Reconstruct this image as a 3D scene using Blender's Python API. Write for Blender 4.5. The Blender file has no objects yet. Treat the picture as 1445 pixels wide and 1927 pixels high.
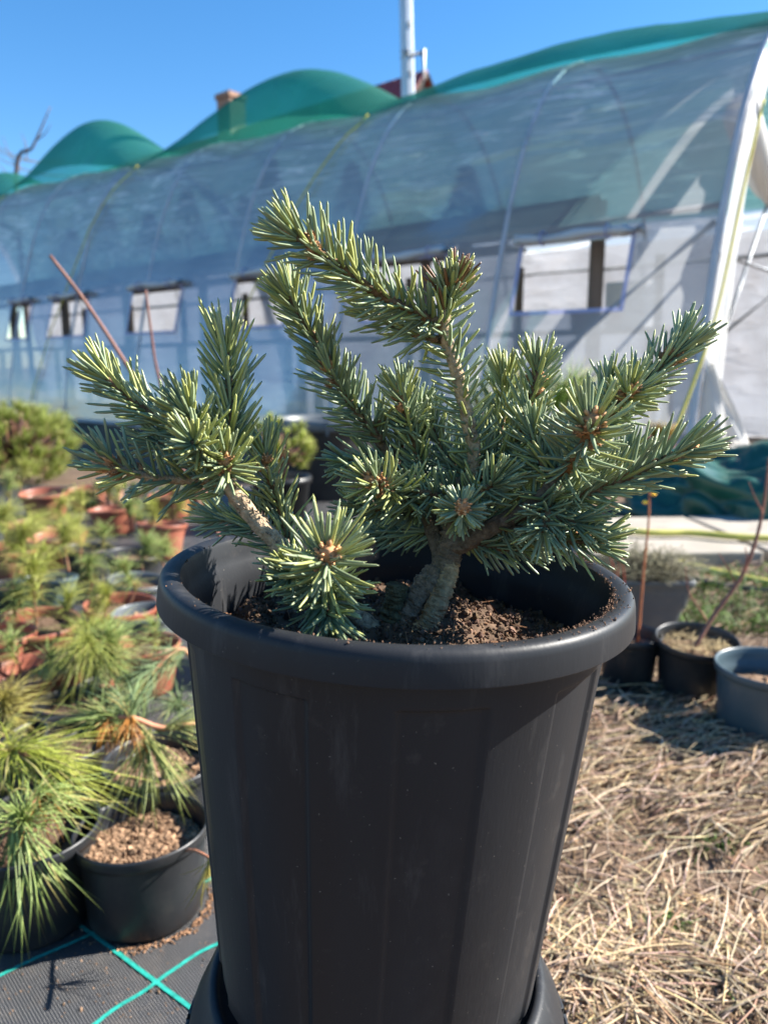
import bpy, math, random
import numpy as np
from mathutils import Vector, Matrix, Quaternion, noise
R = math.radians
sc = bpy.context.scene
col = sc.collection

# ------------------------------------------------------------------ camera, sky, sun, exposure
F, CX, CY, PITCH, CAMH = 1447.0, 722.5, 963.5, R(10.7), 0.70     # photo pixels (1445 wide), camera height in metres
cam = bpy.data.cameras.new('camera'); cam_o = bpy.data.objects.new('camera', cam); col.objects.link(cam_o)
cam.sensor_fit = 'HORIZONTAL'; cam.sensor_width = 36; cam.lens = 36 * F / 1445
cam.clip_start = 0.02; cam.clip_end = 2000
cam_o.location = (0, 0, CAMH); cam_o.rotation_euler = (R(90) - PITCH, 0, 0)
cam.dof.use_dof = True; cam.dof.focus_distance = 0.45; cam.dof.aperture_fstop = 11.0
sc.camera = cam_o

SUN_EL, SUN_AZ = R(36), R(78)     # azimuth from +Y towards +X
world = bpy.data.worlds.new('World'); sc.world = world; world.use_nodes = True
wn = world.node_tree.nodes; wl = world.node_tree.links
sky = wn.new('ShaderNodeTexSky'); sky.sky_type = 'NISHITA'; sky.sun_disc = False
sky.sun_elevation = SUN_EL; sky.sun_rotation = SUN_AZ
sky.air_density = 1.0; sky.dust_density = 0.1; sky.ozone_density = 3.0; sky.altitude = 200
hs = wn.new('ShaderNodeHueSaturation'); hs.inputs['Saturation'].default_value = 1.28
wl.new(sky.outputs[0], hs.inputs['Color']); wl.new(hs.outputs[0], wn['Background'].inputs[0])
wn['Background'].inputs[1].default_value = 0.078
sun = bpy.data.lights.new('sun', 'SUN'); sun.energy = 5.0; sun.angle = R(0.53); sun.color = (1.0, 0.95, 0.87)
sun_o = bpy.data.objects.new('sun', sun); col.objects.link(sun_o); sun_o.location = (5, 3, 8)
sd = Vector((math.sin(SUN_AZ) * math.cos(SUN_EL), math.cos(SUN_AZ) * math.cos(SUN_EL), math.sin(SUN_EL)))
sun_o.rotation_euler = (-sd).to_track_quat('-Z', 'Y').to_euler()
vs = sc.view_settings; vs.view_transform = 'Standard'; vs.look = 'None'; vs.gamma = 1; vs.use_curve_mapping = False
vs.exposure = 1.6
sc.render.engine = 'CYCLES'
sc.cycles.max_bounces = 8; sc.cycles.transparent_max_bounces = 16; sc.cycles.diffuse_bounces = 4; sc.cycles.transmission_bounces = 6
sc.cycles.caustics_reflective = False; sc.cycles.caustics_refractive = False
sc.cycles.use_denoising = True; sc.cycles.sample_clamp_indirect = 6

# ------------------------------------------------------------------ pixel -> place
def ray(x, y):
    d = ((x - CX) / F, 1.0, -(y - CY) / F)
    c, s = math.cos(PITCH), -math.sin(PITCH)
    return Vector((d[0], d[1] * c - d[2] * s, d[1] * s + d[2] * c))
def gnd(x, y, z=0.0):
    d = ray(x, y); t = (z - CAMH) / d.z
    return Vector((0, 0, CAMH)) + d * t
def at(x, y, Y):
    d = ray(x, y)
    return Vector((0, 0, CAMH)) + d * (Y / d.y)

# ------------------------------------------------------------------ mesh helpers
class MB:
    def __init__(s): s.v = []; s.f = []; s.c = []; s.smooth = True
    def add(s, vs_, fs_, c=(1, 1, 1)):
        n = len(s.v); s.v.extend(vs_); s.f.extend([tuple(i + n for i in f) for f in fs_])
        if isinstance(c, list): s.c.extend(c)
        else: s.c.extend([c] * len(vs_))
    def build(s, name, mat, parent=None, smooth=True):
        me = bpy.data.meshes.new(name); me.from_pydata([tuple(p) for p in s.v], [], s.f)
        a = me.color_attributes.new('Col', 'FLOAT_COLOR', 'POINT')
        arr = np.ones((len(s.v), 4), dtype=np.float32); arr[:, :3] = np.array(s.c, dtype=np.float32).reshape(-1, 3)
        a.data.foreach_set('color', arr.ravel())
        if smooth: me.polygons.foreach_set('use_smooth', [True] * len(me.polygons))
        me.update()
        me.materials.append(mat)
        o = bpy.data.objects.new(name, me); col.objects.link(o); o.parent = parent
        return o
def empty(name, loc=(0, 0, 0), label=None, cat=None, group=None):
    o = bpy.data.objects.new(name, None); col.objects.link(o); o.location = loc; o.empty_display_size = 0.05
    return tag(o, label, cat, group)
def tag(o, label=None, cat=None, group=None, kind=None):
    if label: o['label'] = label
    if cat: o['category'] = cat
    if group: o['group'] = group
    if kind: o['kind'] = kind
    return o
def under(o, parent):            # parent but keep where it was built (parent = Empty without rotation)
    o.parent = parent; o.matrix_parent_inverse = Matrix.Translation(parent.location).inverted()
    return o
def frame_of(d):
    d = d.normalized(); a = Vector((0, 0, 1)) if abs(d.z) < 0.95 else Vector((1, 0, 0))
    u = d.cross(a).normalized(); return u, d.cross(u).normalized() * -1
def catmull(pts, n):
    P = [Vector(p) for p in pts]
    if len(P) == 2: return [P[0].lerp(P[1], i / n) for i in range(n + 1)]
    out = []; m = len(P) - 1
    for i in range(n + 1):
        t = i / n * m; k = min(int(t), m - 1); t -= k
        p0 = P[k - 1] if k > 0 else P[0] * 2 - P[1]; p3 = P[k + 2] if k + 2 <= m else P[m] * 2 - P[m - 1]
        p1, p2 = P[k], P[k + 1]
        out.append(0.5 * ((2 * p1) + (p2 - p0) * t + (2 * p0 - 5 * p1 + 4 * p2 - p3) * t * t + (3 * p1 - p0 - 3 * p2 + p3) * t ** 3))
    return out
def tube(mb, pts, rad, sides=8, c=(1, 1, 1), cap=True, rough=0.0, seed=0):
    n = len(pts); rr = rad if isinstance(rad, (list, tuple)) else [rad] * n
    if len(rr) == 2 and n != 2: rr = [rr[0] + (rr[1] - rr[0]) * i / (n - 1) for i in range(n)]
    V = []; Fc = []; u = None
    for i in range(n):
        d = (pts[min(i + 1, n - 1)] - pts[max(i - 1, 0)]).normalized()
        if u is None: u, w = frame_of(d)
        else:
            u = (u - d * u.dot(d)).normalized(); w = d.cross(u)
        for k in range(sides):
            a = 2 * math.pi * k / sides; r = rr[i]
            p = pts[i] + u * (math.cos(a) * r) + w * (math.sin(a) * r)
            if rough:
                q = .8 * noise.noise(p * (0.55 / max(rr[i], 1e-4)) + Vector((seed, 0, 0)))
                q2 = noise.noise(p * (2.3 / max(rr[i], 1e-4)) + Vector((seed, 5, 0))) + .6 * noise.noise(p * (5.0 / max(rr[i], 1e-4)) + Vector((seed, 9, 0)))
                p = p + (u * math.cos(a) + w * math.sin(a)) * r * rough * (q + 0.6 * q2)
            V.append(p)
    for i in range(n - 1):
        for k in range(sides):
            k2 = (k + 1) % sides
            Fc.append((i * sides + k, i * sides + k2, (i + 1) * sides + k2, (i + 1) * sides + k))
    if cap:
        Fc.append(tuple(range(sides - 1, -1, -1))); Fc.append(tuple((n - 1) * sides + k for k in range(sides)))
    mb.add(V, Fc, c)
def box(mb, cx, cy, cz, sx, sy, sz, M=None, c=(1, 1, 1)):
    V = [Vector((cx + sx / 2 * a, cy + sy / 2 * b, cz + sz / 2 * e)) for a in (-1, 1) for b in (-1, 1) for e in (-1, 1)]
    if M is not None: V = [M @ v for v in V]
    mb.add(V, [(0, 1, 3, 2), (4, 6, 7, 5), (0, 4, 5, 1), (2, 3, 7, 6), (0, 2, 6, 4), (1, 5, 7, 3)], c)
def lathe(mb, prof, n=48, c=(1, 1, 1), fn=None, close=False):
    V = []; Fc = []; m = len(prof)
    for (r, z) in prof:
        for k in range(n):
            a = 2 * math.pi * k / n; q = r if fn is None else fn(r, z, a)
            V.append(Vector((q * math.cos(a), q * math.sin(a), z)))
    for i in range(m - 1 + (1 if close else 0)):
        j = (i + 1) % m
        for k in range(n):
            k2 = (k + 1) % n; Fc.append((i * n + k, i * n + k2, j * n + k2, j * n + k))
    mb.add(V, Fc, c)
def disc_close(mb, i0, n, flip=False):
    mb.f.append(tuple(range(i0, i0 + n)) if not flip else tuple(range(i0 + n - 1, i0 - 1, -1)))
def strand(mb, p, d, L, w, up=0.0, bend=None, sides=3, rings=(0, .35, .7, 1), c0=(1, 1, 1), c1=None, flat=0.75):
    """one tapering needle / blade / straw"""
    d = d.normalized(); u, v = frame_of(d); V = []; C = []; Fc = []
    bend = bend if bend is not None else Vector((0, 0, up))
    c1 = c1 or c0
    for t in rings[:-1]:
        q = p + d * (L * t) + bend * (L * t * t)
        ww = w * (0.82 + 0.18 * math.sin(math.pi * min(1, t * 1.2))) * (1 if t < .85 else .78)
        for k in range(sides):
            a = 2 * math.pi * k / sides
            V.append(q + u * (math.cos(a) * ww) + v * (math.sin(a) * ww * flat)); C.append(tuple(c0[i] + (c1[i] - c0[i]) * t for i in range(3)))
    V.append(p + d * L + bend * L); C.append(c1)
    m = len(rings) - 1
    for i in range(m - 1):
        for k in range(sides):
            k2 = (k + 1) % sides; Fc.append((i * sides + k, i * sides + k2, (i + 1) * sides + k2, (i + 1) * sides + k))
    for k in range(sides): Fc.append(((m - 1) * sides + k, (m - 1) * sides + (k + 1) % sides, m * sides))
    mb.add(V, Fc, C)
ICO = None
def ico():
    global ICO
    if ICO is None:
        import bmesh
        b = bmesh.new(); bmesh.ops.create_icosphere(b, subdivisions=1, radius=1)
        ICO = ([v.co.copy() for v in b.verts], [tuple(v.index for v in f.verts) for f in b.faces]); b.free()
    return ICO
def lump(mb, p, r, rng, c, squash=0.7, jag=0.35):
    V, Fc = ico(); q = Quaternion((rng.random(), rng.random(), rng.random(), rng.random() + .1)).normalized()
    s = Vector((r * rng.uniform(.7, 1.3), r * rng.uniform(.7, 1.3), r * squash))
    mb.add([p + q @ Vector((v.x * s.x, v.y * s.y, v.z * s.z)) * (1 + rng.uniform(-jag, jag)) for v in V], Fc, c)

# ------------------------------------------------------------------ materials
def mat(name, base=(.5, .5, .5), rough=.6, var=0.25, vscale=20.0, bump=0.0, bscale=60.0, spec=.5, metal=0.0, usecol=False,
        dirt=None, dirt_amt=0.0, dirt_scale=15.0, dlo=.5, dhi=.75, trans=0.0, sheen=0.0, rough_var=0.0, stretch=None, bdist=0.002, coord='Object'):
    m = bpy.data.materials.new(name); m.use_nodes = True
    nt = m.node_tree; N = nt.nodes; L = nt.links; bs = N['Principled BSDF']
    tc = N.new('ShaderNodeTexCoord'); mp = N.new('ShaderNodeMapping'); L.new(tc.outputs[coord], mp.inputs[0])
    if stretch: mp.inputs['Scale'].default_value = stretch
    nz = N.new('ShaderNodeTexNoise'); nz.inputs['Scale'].default_value = vscale; nz.inputs['Detail'].default_value = 6
    L.new(mp.outputs[0], nz.inputs[0])
    rmp = N.new('ShaderNodeMapRange'); rmp.inputs[1].default_value = .25; rmp.inputs[2].default_value = .75
    rmp.inputs[3].default_value = 1 - var; rmp.inputs[4].default_value = 1 + var; L.new(nz.outputs[0], rmp.inputs[0])
    mul = N.new('ShaderNodeVectorMath'); mul.operation = 'SCALE'
    if usecol:
        at_ = N.new('ShaderNodeAttribute'); at_.attribute_name = 'Col'
        cm = N.new('ShaderNodeVectorMath'); cm.operation = 'MULTIPLY'; cm.inputs[1].default_value = base
        L.new(at_.outputs['Color'], cm.inputs[0]); L.new(cm.outputs[0], mul.inputs[0])
    else: mul.inputs[0].default_value = base
    L.new(rmp.outputs[0], mul.inputs['Scale'])
    out = mul.outputs[0]
    if dirt:
        n2 = N.new('ShaderNodeTexNoise'); n2.inputs['Scale'].default_value = dirt_scale; n2.inputs['Detail'].default_value = 8; n2.inputs['Roughness'].default_value = .7
        L.new(tc.outputs[coord], n2.inputs[0])
        r2 = N.new('ShaderNodeMapRange'); r2.inputs[1].default_value = dlo; r2.inputs[2].default_value = dhi; r2.inputs[4].default_value = dirt_amt
        L.new(n2.outputs[0], r2.inputs[0])
        mx = N.new('ShaderNodeMix'); mx.data_type = 'RGBA'; L.new(r2.outputs[0], mx.inputs[0]); L.new(out, mx.inputs[6]); mx.inputs[7].default_value = (*dirt, 1)
        out = mx.outputs[2]
    L.new(out, bs.inputs['Base Color'])
    bs.inputs['Roughness'].default_value = rough; bs.inputs['Metallic'].default_value = metal; bs.inputs['Specular IOR Level'].default_value = spec
    if rough_var:
        r3 = N.new('ShaderNodeMapRange'); r3.inputs[3].default_value = rough - rough_var; r3.inputs[4].default_value = rough + rough_var
        L.new(nz.outputs[0], r3.inputs[0]); L.new(r3.outputs[0], bs.inputs['Roughness'])
    if bump:
        n3 = N.new('ShaderNodeTexNoise'); n3.inputs['Scale'].default_value = bscale; n3.inputs['Detail'].default_value = 5; L.new(mp.outputs[0], n3.inputs[0])
        b = N.new('ShaderNodeBump'); b.inputs['Strength'].default_value = bump; b.inputs['Distance'].default_value = bdist
        L.new(n3.outputs[0], b.inputs['Height']); L.new(b.outputs[0], bs.inputs['Normal'])
    if trans:
        tr = N.new('ShaderNodeBsdfTranslucent'); L.new(out, tr.inputs[0]); ms = N.new('ShaderNodeMixShader'); ms.inputs[0].default_value = trans
        L.new(bs.outputs[0], ms.inputs[1]); L.new(tr.outputs[0], ms.inputs[2]); L.new(ms.outputs[0], N['Material Output'].inputs[0])
    return m

M = {}
M['black'] = mat('black_plastic', (.020, .0212, .024), .46, .2, 6, .15, 180, spec=.24, dirt=(.16, .14, .12), dirt_amt=.30, dirt_scale=40, dlo=.6, dhi=.85, rough_var=.12, bdist=.0006, stretch=(3, 3, .6))
def dust(m):
    """fine pale specks and rubbed, vertical smears of dried dust on the plastic"""
    nt = m.node_tree; N = nt.nodes; L = nt.links; bs = N['Principled BSDF']; src = bs.inputs['Base Color'].links[0].from_socket
    tc = N.new('ShaderNodeTexCoord'); prev = src
    for sc_, st, lo, hi, amt, cc_ in ((480, (1, 1, 1), .725, .765, .38, (.36, .32, .27)), (26, (1.6, 1.6, .22), .56, .80, .16, (.30, .28, .26)), (7, (1, 1, .7), .55, .78, .06, (.34, .31, .28))):
        mp = N.new('ShaderNodeMapping'); mp.inputs['Scale'].default_value = st; L.new(tc.outputs['Object'], mp.inputs[0])
        n_ = N.new('ShaderNodeTexNoise'); n_.inputs['Scale'].default_value = sc_; n_.inputs['Detail'].default_value = 3 if sc_ > 100 else 9; n_.inputs['Roughness'].default_value = .5 if sc_ > 100 else .72; L.new(mp.outputs[0], n_.inputs[0])
        r_ = N.new('ShaderNodeMapRange'); r_.inputs[1].default_value = lo; r_.inputs[2].default_value = hi; r_.inputs[4].default_value = amt; L.new(n_.outputs[0], r_.inputs[0])
        x_ = N.new('ShaderNodeMix'); x_.data_type = 'RGBA'; L.new(r_.outputs[0], x_.inputs[0]); L.new(prev, x_.inputs[6]); x_.inputs[7].default_value = (*cc_, 1); prev = x_.outputs[2]
    L.new(prev, bs.inputs['Base Color'])
dust(M['black'])
M['pot_black'] = mat('small_pot_black', (.016, .017, .019), .42, .3, 8, .1, 90, dirt=(.12, .10, .08), dirt_amt=.25, dirt_scale=14, rough_var=.1)
M['pot_bluegrey'] = mat('small_pot_bluegrey', (.055, .085, .10), .38, .2, 8, dirt=(.2, .18, .15), dirt_amt=.2, dirt_scale=12)
M['pot_grey'] = mat('small_pot_grey', (.10, .115, .125), .4, .2, 8, dirt=(.22, .19, .15), dirt_amt=.3, dirt_scale=12)
M['terra'] = mat('terracotta_plastic', (.30, .095, .055), .42, .18, 9, dirt=(.30, .22, .16), dirt_amt=.35, dirt_scale=10)
M['soil'] = mat('potting_soil', (.12, .078, .052), .95, .45, 90, .8, 160, usecol=True, spec=.2)
M['grit'] = mat('gritty_soil', (.25, .165, .105), .92, .4, 110, .8, 160, usecol=True, spec=.2)
M['ground'] = mat('bare_earth', (.135, .093, .064), .95, .38, 3.2, .7, 45, dirt=(.07, .048, .034), dirt_amt=.8, dirt_scale=5, spec=.15, bdist=.01)
M['straw'] = mat('dry_straw', (.66, .52, .36), .75, .2, 40, usecol=True, spec=.3, trans=.15)
M['stick'] = mat('dry_stick', (.24, .16, .11), .8, .3, 60, .4, 200, usecol=True)
M['grass'] = mat('green_grass', (.11, .20, .035), .6, .25, 20, usecol=True, trans=.35)
M['needle'] = mat('spruce_needle', (.285, .33, .21), .40, .12, 60, usecol=True, spec=.6, trans=.15)
M['pine'] = mat('pine_needle', (.30, .34, .12), .45, .15, 40, usecol=True, spec=.45, trans=.22)
M['bark'] = mat('pale_bark', (.27, .21, .155), .9, .55, 220, 1.0, 420, dirt=(.10, .11, .055), dirt_amt=.6, dirt_scale=45, spec=.2, bdist=.003, usecol=True)
M['bud'] = mat('brown_bud', (.50, .27, .13), .7, .3, 300, usecol=True, spec=.3)
M['steel'] = mat('galvanised_pipe', (.33, .35, .37), .45, .2, 8, metal=.6, dirt=(.3, .27, .24), dirt_amt=.3)
M['hoop'] = mat('pale_hoop', (.50, .50, .52), .4, .15, 4)  # pale colour stands in for the sun highlight on film over the pipes
M['pole'] = mat('galvanised_pole', (.50, .53, .56), .42, .1, 3, metal=.55)
M['rope'] = mat('yellow_rope', (.62, .52, .05), .6, .2, 60)
M['hose'] = mat('yellow_hose', (.55, .50, .10), .45, .15, 20, dirt=(.3, .26, .18), dirt_amt=.4)
M['wood'] = mat('grey_timber', (.16, .115, .085), .85, .35, 9, .4, 40, stretch=(1, 1, .2))
M['concrete'] = mat('concrete_slab', (.34, .30, .25), .9, .25, 12, .5, 70, dirt=(.16, .15, .08), dirt_amt=.6, dirt_scale=6)
M['tarp'] = mat('dark_green_tarp', (.010, .075, .055), .38, .3, 8, .2, 40)
M['whitesheet'] = mat('white_woven_sheet', (.72, .71, .69), .5, .08, 8, .3, 60, trans=.3, dirt=(.5, .42, .34), dirt_amt=.35, dirt_scale=4)
M['liner'] = mat('pale_liner', (.74, .73, .74), .7, .10, 2, trans=.55, dirt=(.34, .28, .24), dirt_amt=.5, dirt_scale=1.2)
M['tape'] = mat('pale_blue_tape', (.42, .44, .66), .5, .1, 10, trans=.3)
M['roof'] = mat('red_roof', (.26, .04, .04), .6, .3, 6)
M['wallplaster'] = mat('house_plaster', (.45, .38, .32), .9, .1, 3)
M['dark'] = mat('dark_void', (.02, .02, .022), .8, .1, 3)
M['conifer'] = mat('dark_conifer', (.045, .075, .05), .6, .3, 12, usecol=True)
M['heather'] = mat('dry_heather', (.17, .155, .11), .8, .3, 30, usecol=True)
M['stem'] = mat('bare_stem', (.24, .12, .085), .65, .25, 60, usecol=True)
M['cable'] = mat('cable', (.06, .06, .07), .6, .1, 3)

def brick_mat():
    m = bpy.data.materials.new('chimney_brick'); m.use_nodes = True; nt = m.node_tree; bs = nt.nodes['Principled BSDF']
    tc = nt.nodes.new('ShaderNodeTexCoord'); b = nt.nodes.new('ShaderNodeTexBrick'); b.inputs['Scale'].default_value = 4.5
    b.inputs['Color1'].default_value = (.24, .11, .07, 1); b.inputs['Color2'].default_value = (.32, .19, .12, 1); b.inputs['Mortar'].default_value = (.4, .36, .3, 1)
    mp = nt.nodes.new('ShaderNodeMapping'); mp.inputs['Rotation'].default_value = (R(90), 0, 0)
    nt.links.new(tc.outputs['Object'], mp.inputs[0]); nt.links.new(mp.outputs[0], b.inputs[0])
    nt.links.new(b.outputs[0], bs.inputs['Base Color']); bs.inputs['Roughness'].default_value = .9
    return m
M['brick'] = brick_mat()

def sheet_mat(name, colr, trp, tint, gloss=.10, grid=80.0, gridamt=.25, rough=.22, bumpk=.5, tl=.5, gk=.6, crease_shine=False):
    """woven see-through film: part clear, part milky, a little gloss; the weave modulates how clear it is"""
    m = bpy.data.materials.new(name); m.use_nodes = True; nt = m.node_tree; N = nt.nodes; L = nt.links
    N.remove(N['Principled BSDF']); uv = N.new('ShaderNodeUVMap'); uv.uv_map = 'UVMap'
    sp = N.new('ShaderNodeSeparateXYZ'); L.new(uv.outputs[0], sp.inputs[0])
    def fr(o):
        a = N.new('ShaderNodeMath'); a.operation = 'MULTIPLY'; a.inputs[1].default_value = grid; L.new(o, a.inputs[0])
        b = N.new('ShaderNodeMath'); b.operation = 'FRACT'; L.new(a.outputs[0], b.inputs[0])
        c = N.new('ShaderNodeMath'); c.operation = 'LESS_THAN'; c.inputs[1].default_value = .3; L.new(b.outputs[0], c.inputs[0]); return c
    g = N.new('ShaderNodeMath'); g.operation = 'MAXIMUM'; L.new(fr(sp.outputs[0]).outputs[0], g.inputs[0]); L.new(fr(sp.outputs[1]).outputs[0], g.inputs[1])
    nz = N.new('ShaderNodeTexNoise'); nz.inputs['Scale'].default_value = 1.6; nz.inputs['Detail'].default_value = 5; L.new(uv.outputs[0], nz.inputs[0])
    nzb = N.new('ShaderNodeTexNoise'); nzb.inputs['Scale'].default_value = 3.0; nzb.inputs['Detail'].default_value = 4; nzb.inputs['Distortion'].default_value = .6
    mp = N.new('ShaderNodeMapping'); mp.inputs['Scale'].default_value = (1, 3.4, 1); L.new(uv.outputs[0], mp.inputs[0]); L.new(mp.outputs[0], nzb.inputs[0])
    bp = N.new('ShaderNodeBump'); bp.inputs['Strength'].default_value = bumpk; bp.inputs['Distance'].default_value = .06; L.new(nzb.outputs[0], bp.inputs['Height'])
    df = N.new('ShaderNodeBsdfDiffuse'); df.inputs[0].default_value = (*colr, 1)
    tl_ = N.new('ShaderNodeBsdfTranslucent'); tl_.inputs[0].default_value = (*colr, 1)
    L.new(bp.outputs[0], df.inputs['Normal']); L.new(bp.outputs[0], tl_.inputs['Normal'])
    gl = N.new('ShaderNodeBsdfGlossy'); gl.inputs['Roughness'].default_value = rough; L.new(bp.outputs[0], gl.inputs['Normal'])
    m1 = N.new('ShaderNodeMixShader'); m1.inputs[0].default_value = tl; L.new(df.outputs[0], m1.inputs[1]); L.new(tl_.outputs[0], m1.inputs[2])
    tr = N.new('ShaderNodeBsdfTransparent'); tr.inputs[0].default_value = (*tint, 1)
    # clear share
    a = N.new('ShaderNodeMapRange'); a.inputs[1].default_value = .3; a.inputs[2].default_value = .7; a.inputs[3].default_value = trp * .8; a.inputs[4].default_value = trp * 1.2
    L.new(nz.outputs[0], a.inputs[0])
    s1 = N.new('ShaderNodeMath'); s1.operation = 'MULTIPLY'; s1.inputs[1].default_value = -gridamt * trp; L.new(g.outputs[0], s1.inputs[0])
    s2 = N.new('ShaderNodeMath'); s2.operation = 'ADD'; L.new(a.outputs[0], s2.inputs[0]); L.new(s1.outputs[0], s2.inputs[1])
    if crease_shine:      # bright wrinkle highlights along the upper film, painted into its colour
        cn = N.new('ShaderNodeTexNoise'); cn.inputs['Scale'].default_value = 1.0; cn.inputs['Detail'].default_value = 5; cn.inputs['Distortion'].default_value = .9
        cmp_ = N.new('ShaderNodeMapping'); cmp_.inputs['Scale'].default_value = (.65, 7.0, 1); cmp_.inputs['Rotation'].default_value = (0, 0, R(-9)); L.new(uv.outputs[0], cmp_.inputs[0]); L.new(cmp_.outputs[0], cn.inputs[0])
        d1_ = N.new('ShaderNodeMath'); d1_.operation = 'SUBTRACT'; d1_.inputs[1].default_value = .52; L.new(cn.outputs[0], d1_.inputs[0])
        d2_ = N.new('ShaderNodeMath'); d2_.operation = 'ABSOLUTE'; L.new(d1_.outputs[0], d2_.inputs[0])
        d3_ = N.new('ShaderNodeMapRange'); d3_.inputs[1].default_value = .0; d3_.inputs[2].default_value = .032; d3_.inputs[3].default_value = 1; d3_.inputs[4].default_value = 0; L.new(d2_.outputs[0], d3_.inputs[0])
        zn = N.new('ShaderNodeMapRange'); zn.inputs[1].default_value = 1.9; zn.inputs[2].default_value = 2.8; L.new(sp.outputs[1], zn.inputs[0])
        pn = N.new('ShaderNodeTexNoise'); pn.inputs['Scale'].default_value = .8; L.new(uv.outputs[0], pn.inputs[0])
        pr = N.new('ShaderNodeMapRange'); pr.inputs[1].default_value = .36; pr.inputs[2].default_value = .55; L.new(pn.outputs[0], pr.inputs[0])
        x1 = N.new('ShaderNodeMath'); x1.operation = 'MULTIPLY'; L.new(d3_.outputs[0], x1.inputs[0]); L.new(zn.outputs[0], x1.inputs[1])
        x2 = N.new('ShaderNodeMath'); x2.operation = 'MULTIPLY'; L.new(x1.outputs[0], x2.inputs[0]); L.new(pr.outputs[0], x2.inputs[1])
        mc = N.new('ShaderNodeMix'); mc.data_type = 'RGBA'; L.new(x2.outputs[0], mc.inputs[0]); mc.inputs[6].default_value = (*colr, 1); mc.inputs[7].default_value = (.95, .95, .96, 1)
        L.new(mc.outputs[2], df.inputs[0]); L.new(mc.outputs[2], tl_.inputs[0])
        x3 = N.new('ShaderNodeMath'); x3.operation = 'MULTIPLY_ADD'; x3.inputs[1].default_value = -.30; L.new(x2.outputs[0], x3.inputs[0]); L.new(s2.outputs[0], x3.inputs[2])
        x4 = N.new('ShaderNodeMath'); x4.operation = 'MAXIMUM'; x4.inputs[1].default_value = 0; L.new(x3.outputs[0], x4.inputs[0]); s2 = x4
    m2 = N.new('ShaderNodeMixShader'); L.new(s2.outputs[0], m2.inputs[0]); L.new(m1.outputs[0], m2.inputs[1]); L.new(tr.outputs[0], m2.inputs[2])
    fz = N.new('ShaderNodeFresnel'); fz.inputs[0].default_value = 1.35; L.new(bp.outputs[0], fz.inputs['Normal'])
    fm = N.new('ShaderNodeMath'); fm.operation = 'MULTIPLY_ADD'; fm.inputs[1].default_value = gk; fm.inputs[2].default_value = gloss * .3; L.new(fz.outputs[0], fm.inputs[0])
    m3 = N.new('ShaderNodeMixShader'); L.new(fm.outputs[0], m3.inputs[0]); L.new(m2.outputs[0], m3.inputs[1]); L.new(gl.outputs[0], m3.inputs[2])
    L.new(m3.outputs[0], N['Material Output'].inputs[0])
    return m
M['cover'] = sheet_mat('tunnel_cover', (.42, .43, .44), .36, (.70, .73, .80), bumpk=.10, gk=.22, crease_shine=True)
M['net'] = sheet_mat('green_shade_net', (.012, .165, .125), .40, (.5, .9, .85), gloss=.03, grid=120, gridamt=.2, rough=.6, bumpk=.1, gk=.04)

def mat_fabric():
    m = mat('weed_fabric', (.040, .040, .042), .40, .3, 9, dirt=(.20, .16, .12), dirt_amt=.30, dirt_scale=30, spec=.7)
    nt = m.node_tree; N = nt.nodes; L = nt.links; bs = N['Principled BSDF']
    tc = N.new('ShaderNodeTexCoord'); mp = N.new('ShaderNodeMapping'); mp.inputs['Rotation'].default_value = (0, 0, R(-42)); L.new(tc.outputs['Object'], mp.inputs[0])
    hs_ = []
    for ax_, sc_ in (('X', 100), ('Y', 140)):
        w = N.new('ShaderNodeTexWave'); w.bands_direction = ax_; w.inputs['Scale'].default_value = sc_; w.inputs['Distortion'].default_value = .3; L.new(mp.outputs[0], w.inputs[0]); hs_.append(w)
    mu = N.new('ShaderNodeMath'); mu.operation = 'MULTIPLY'; L.new(hs_[0].outputs[1], mu.inputs[0]); L.new(hs_[1].outputs[1], mu.inputs[1])
    b = N.new('ShaderNodeBump'); b.inputs['Strength'].default_value = .9; b.inputs['Distance'].default_value = .0012; L.new(mu.outputs[0], b.inputs['Height']); L.new(b.outputs[0], bs.inputs['Normal'])
    return m
M['fabric'] = mat_fabric()
M['tracer'] = mat('green_tracer', (.02, .30, .24), .5, .4, 160)

# ================================================================== SETTING
rng = random.Random(7)
def gz(x, y):
    """relief of the ground"""
    k = min(1, max(0, (x + .05) / .25)) * (1 if y < 6 else 0)
    return k * (.014 * noise.noise(Vector((x * 3.1, y * 3.1, 0))) + .008 * noise.noise(Vector((x * 11, y * 11, 2))) + .004 * noise.noise(Vector((x * 34, y * 34, 5))))
xs = np.unique(np.concatenate([[-400, -150, -60, -25, -12, -7, -4.5], np.arange(-3, -.1, .25), np.arange(-.1, 1.6, .018), np.arange(1.6, 3, .1), [4, 7, 12, 25, 60, 150, 400]]))
ys = np.unique(np.concatenate([[-400, -100, -30, -8, -2, -.6, 0], np.arange(.3, 2.6, .018), np.arange(2.6, 5.5, .12), [6, 8, 12, 20, 40, 100, 250, 600]]))
mb = MB(); V = [Vector((x, y, gz(x, y))) for y in ys for x in xs]; nx = len(xs)
mb.add(V, [(j * nx + i, j * nx + i + 1, (j + 1) * nx + i + 1, (j + 1) * nx + i) for j in range(len(ys) - 1) for i in range(nx - 1)])
tag(mb.build('ground', M['ground']), kind='structure')

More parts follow.
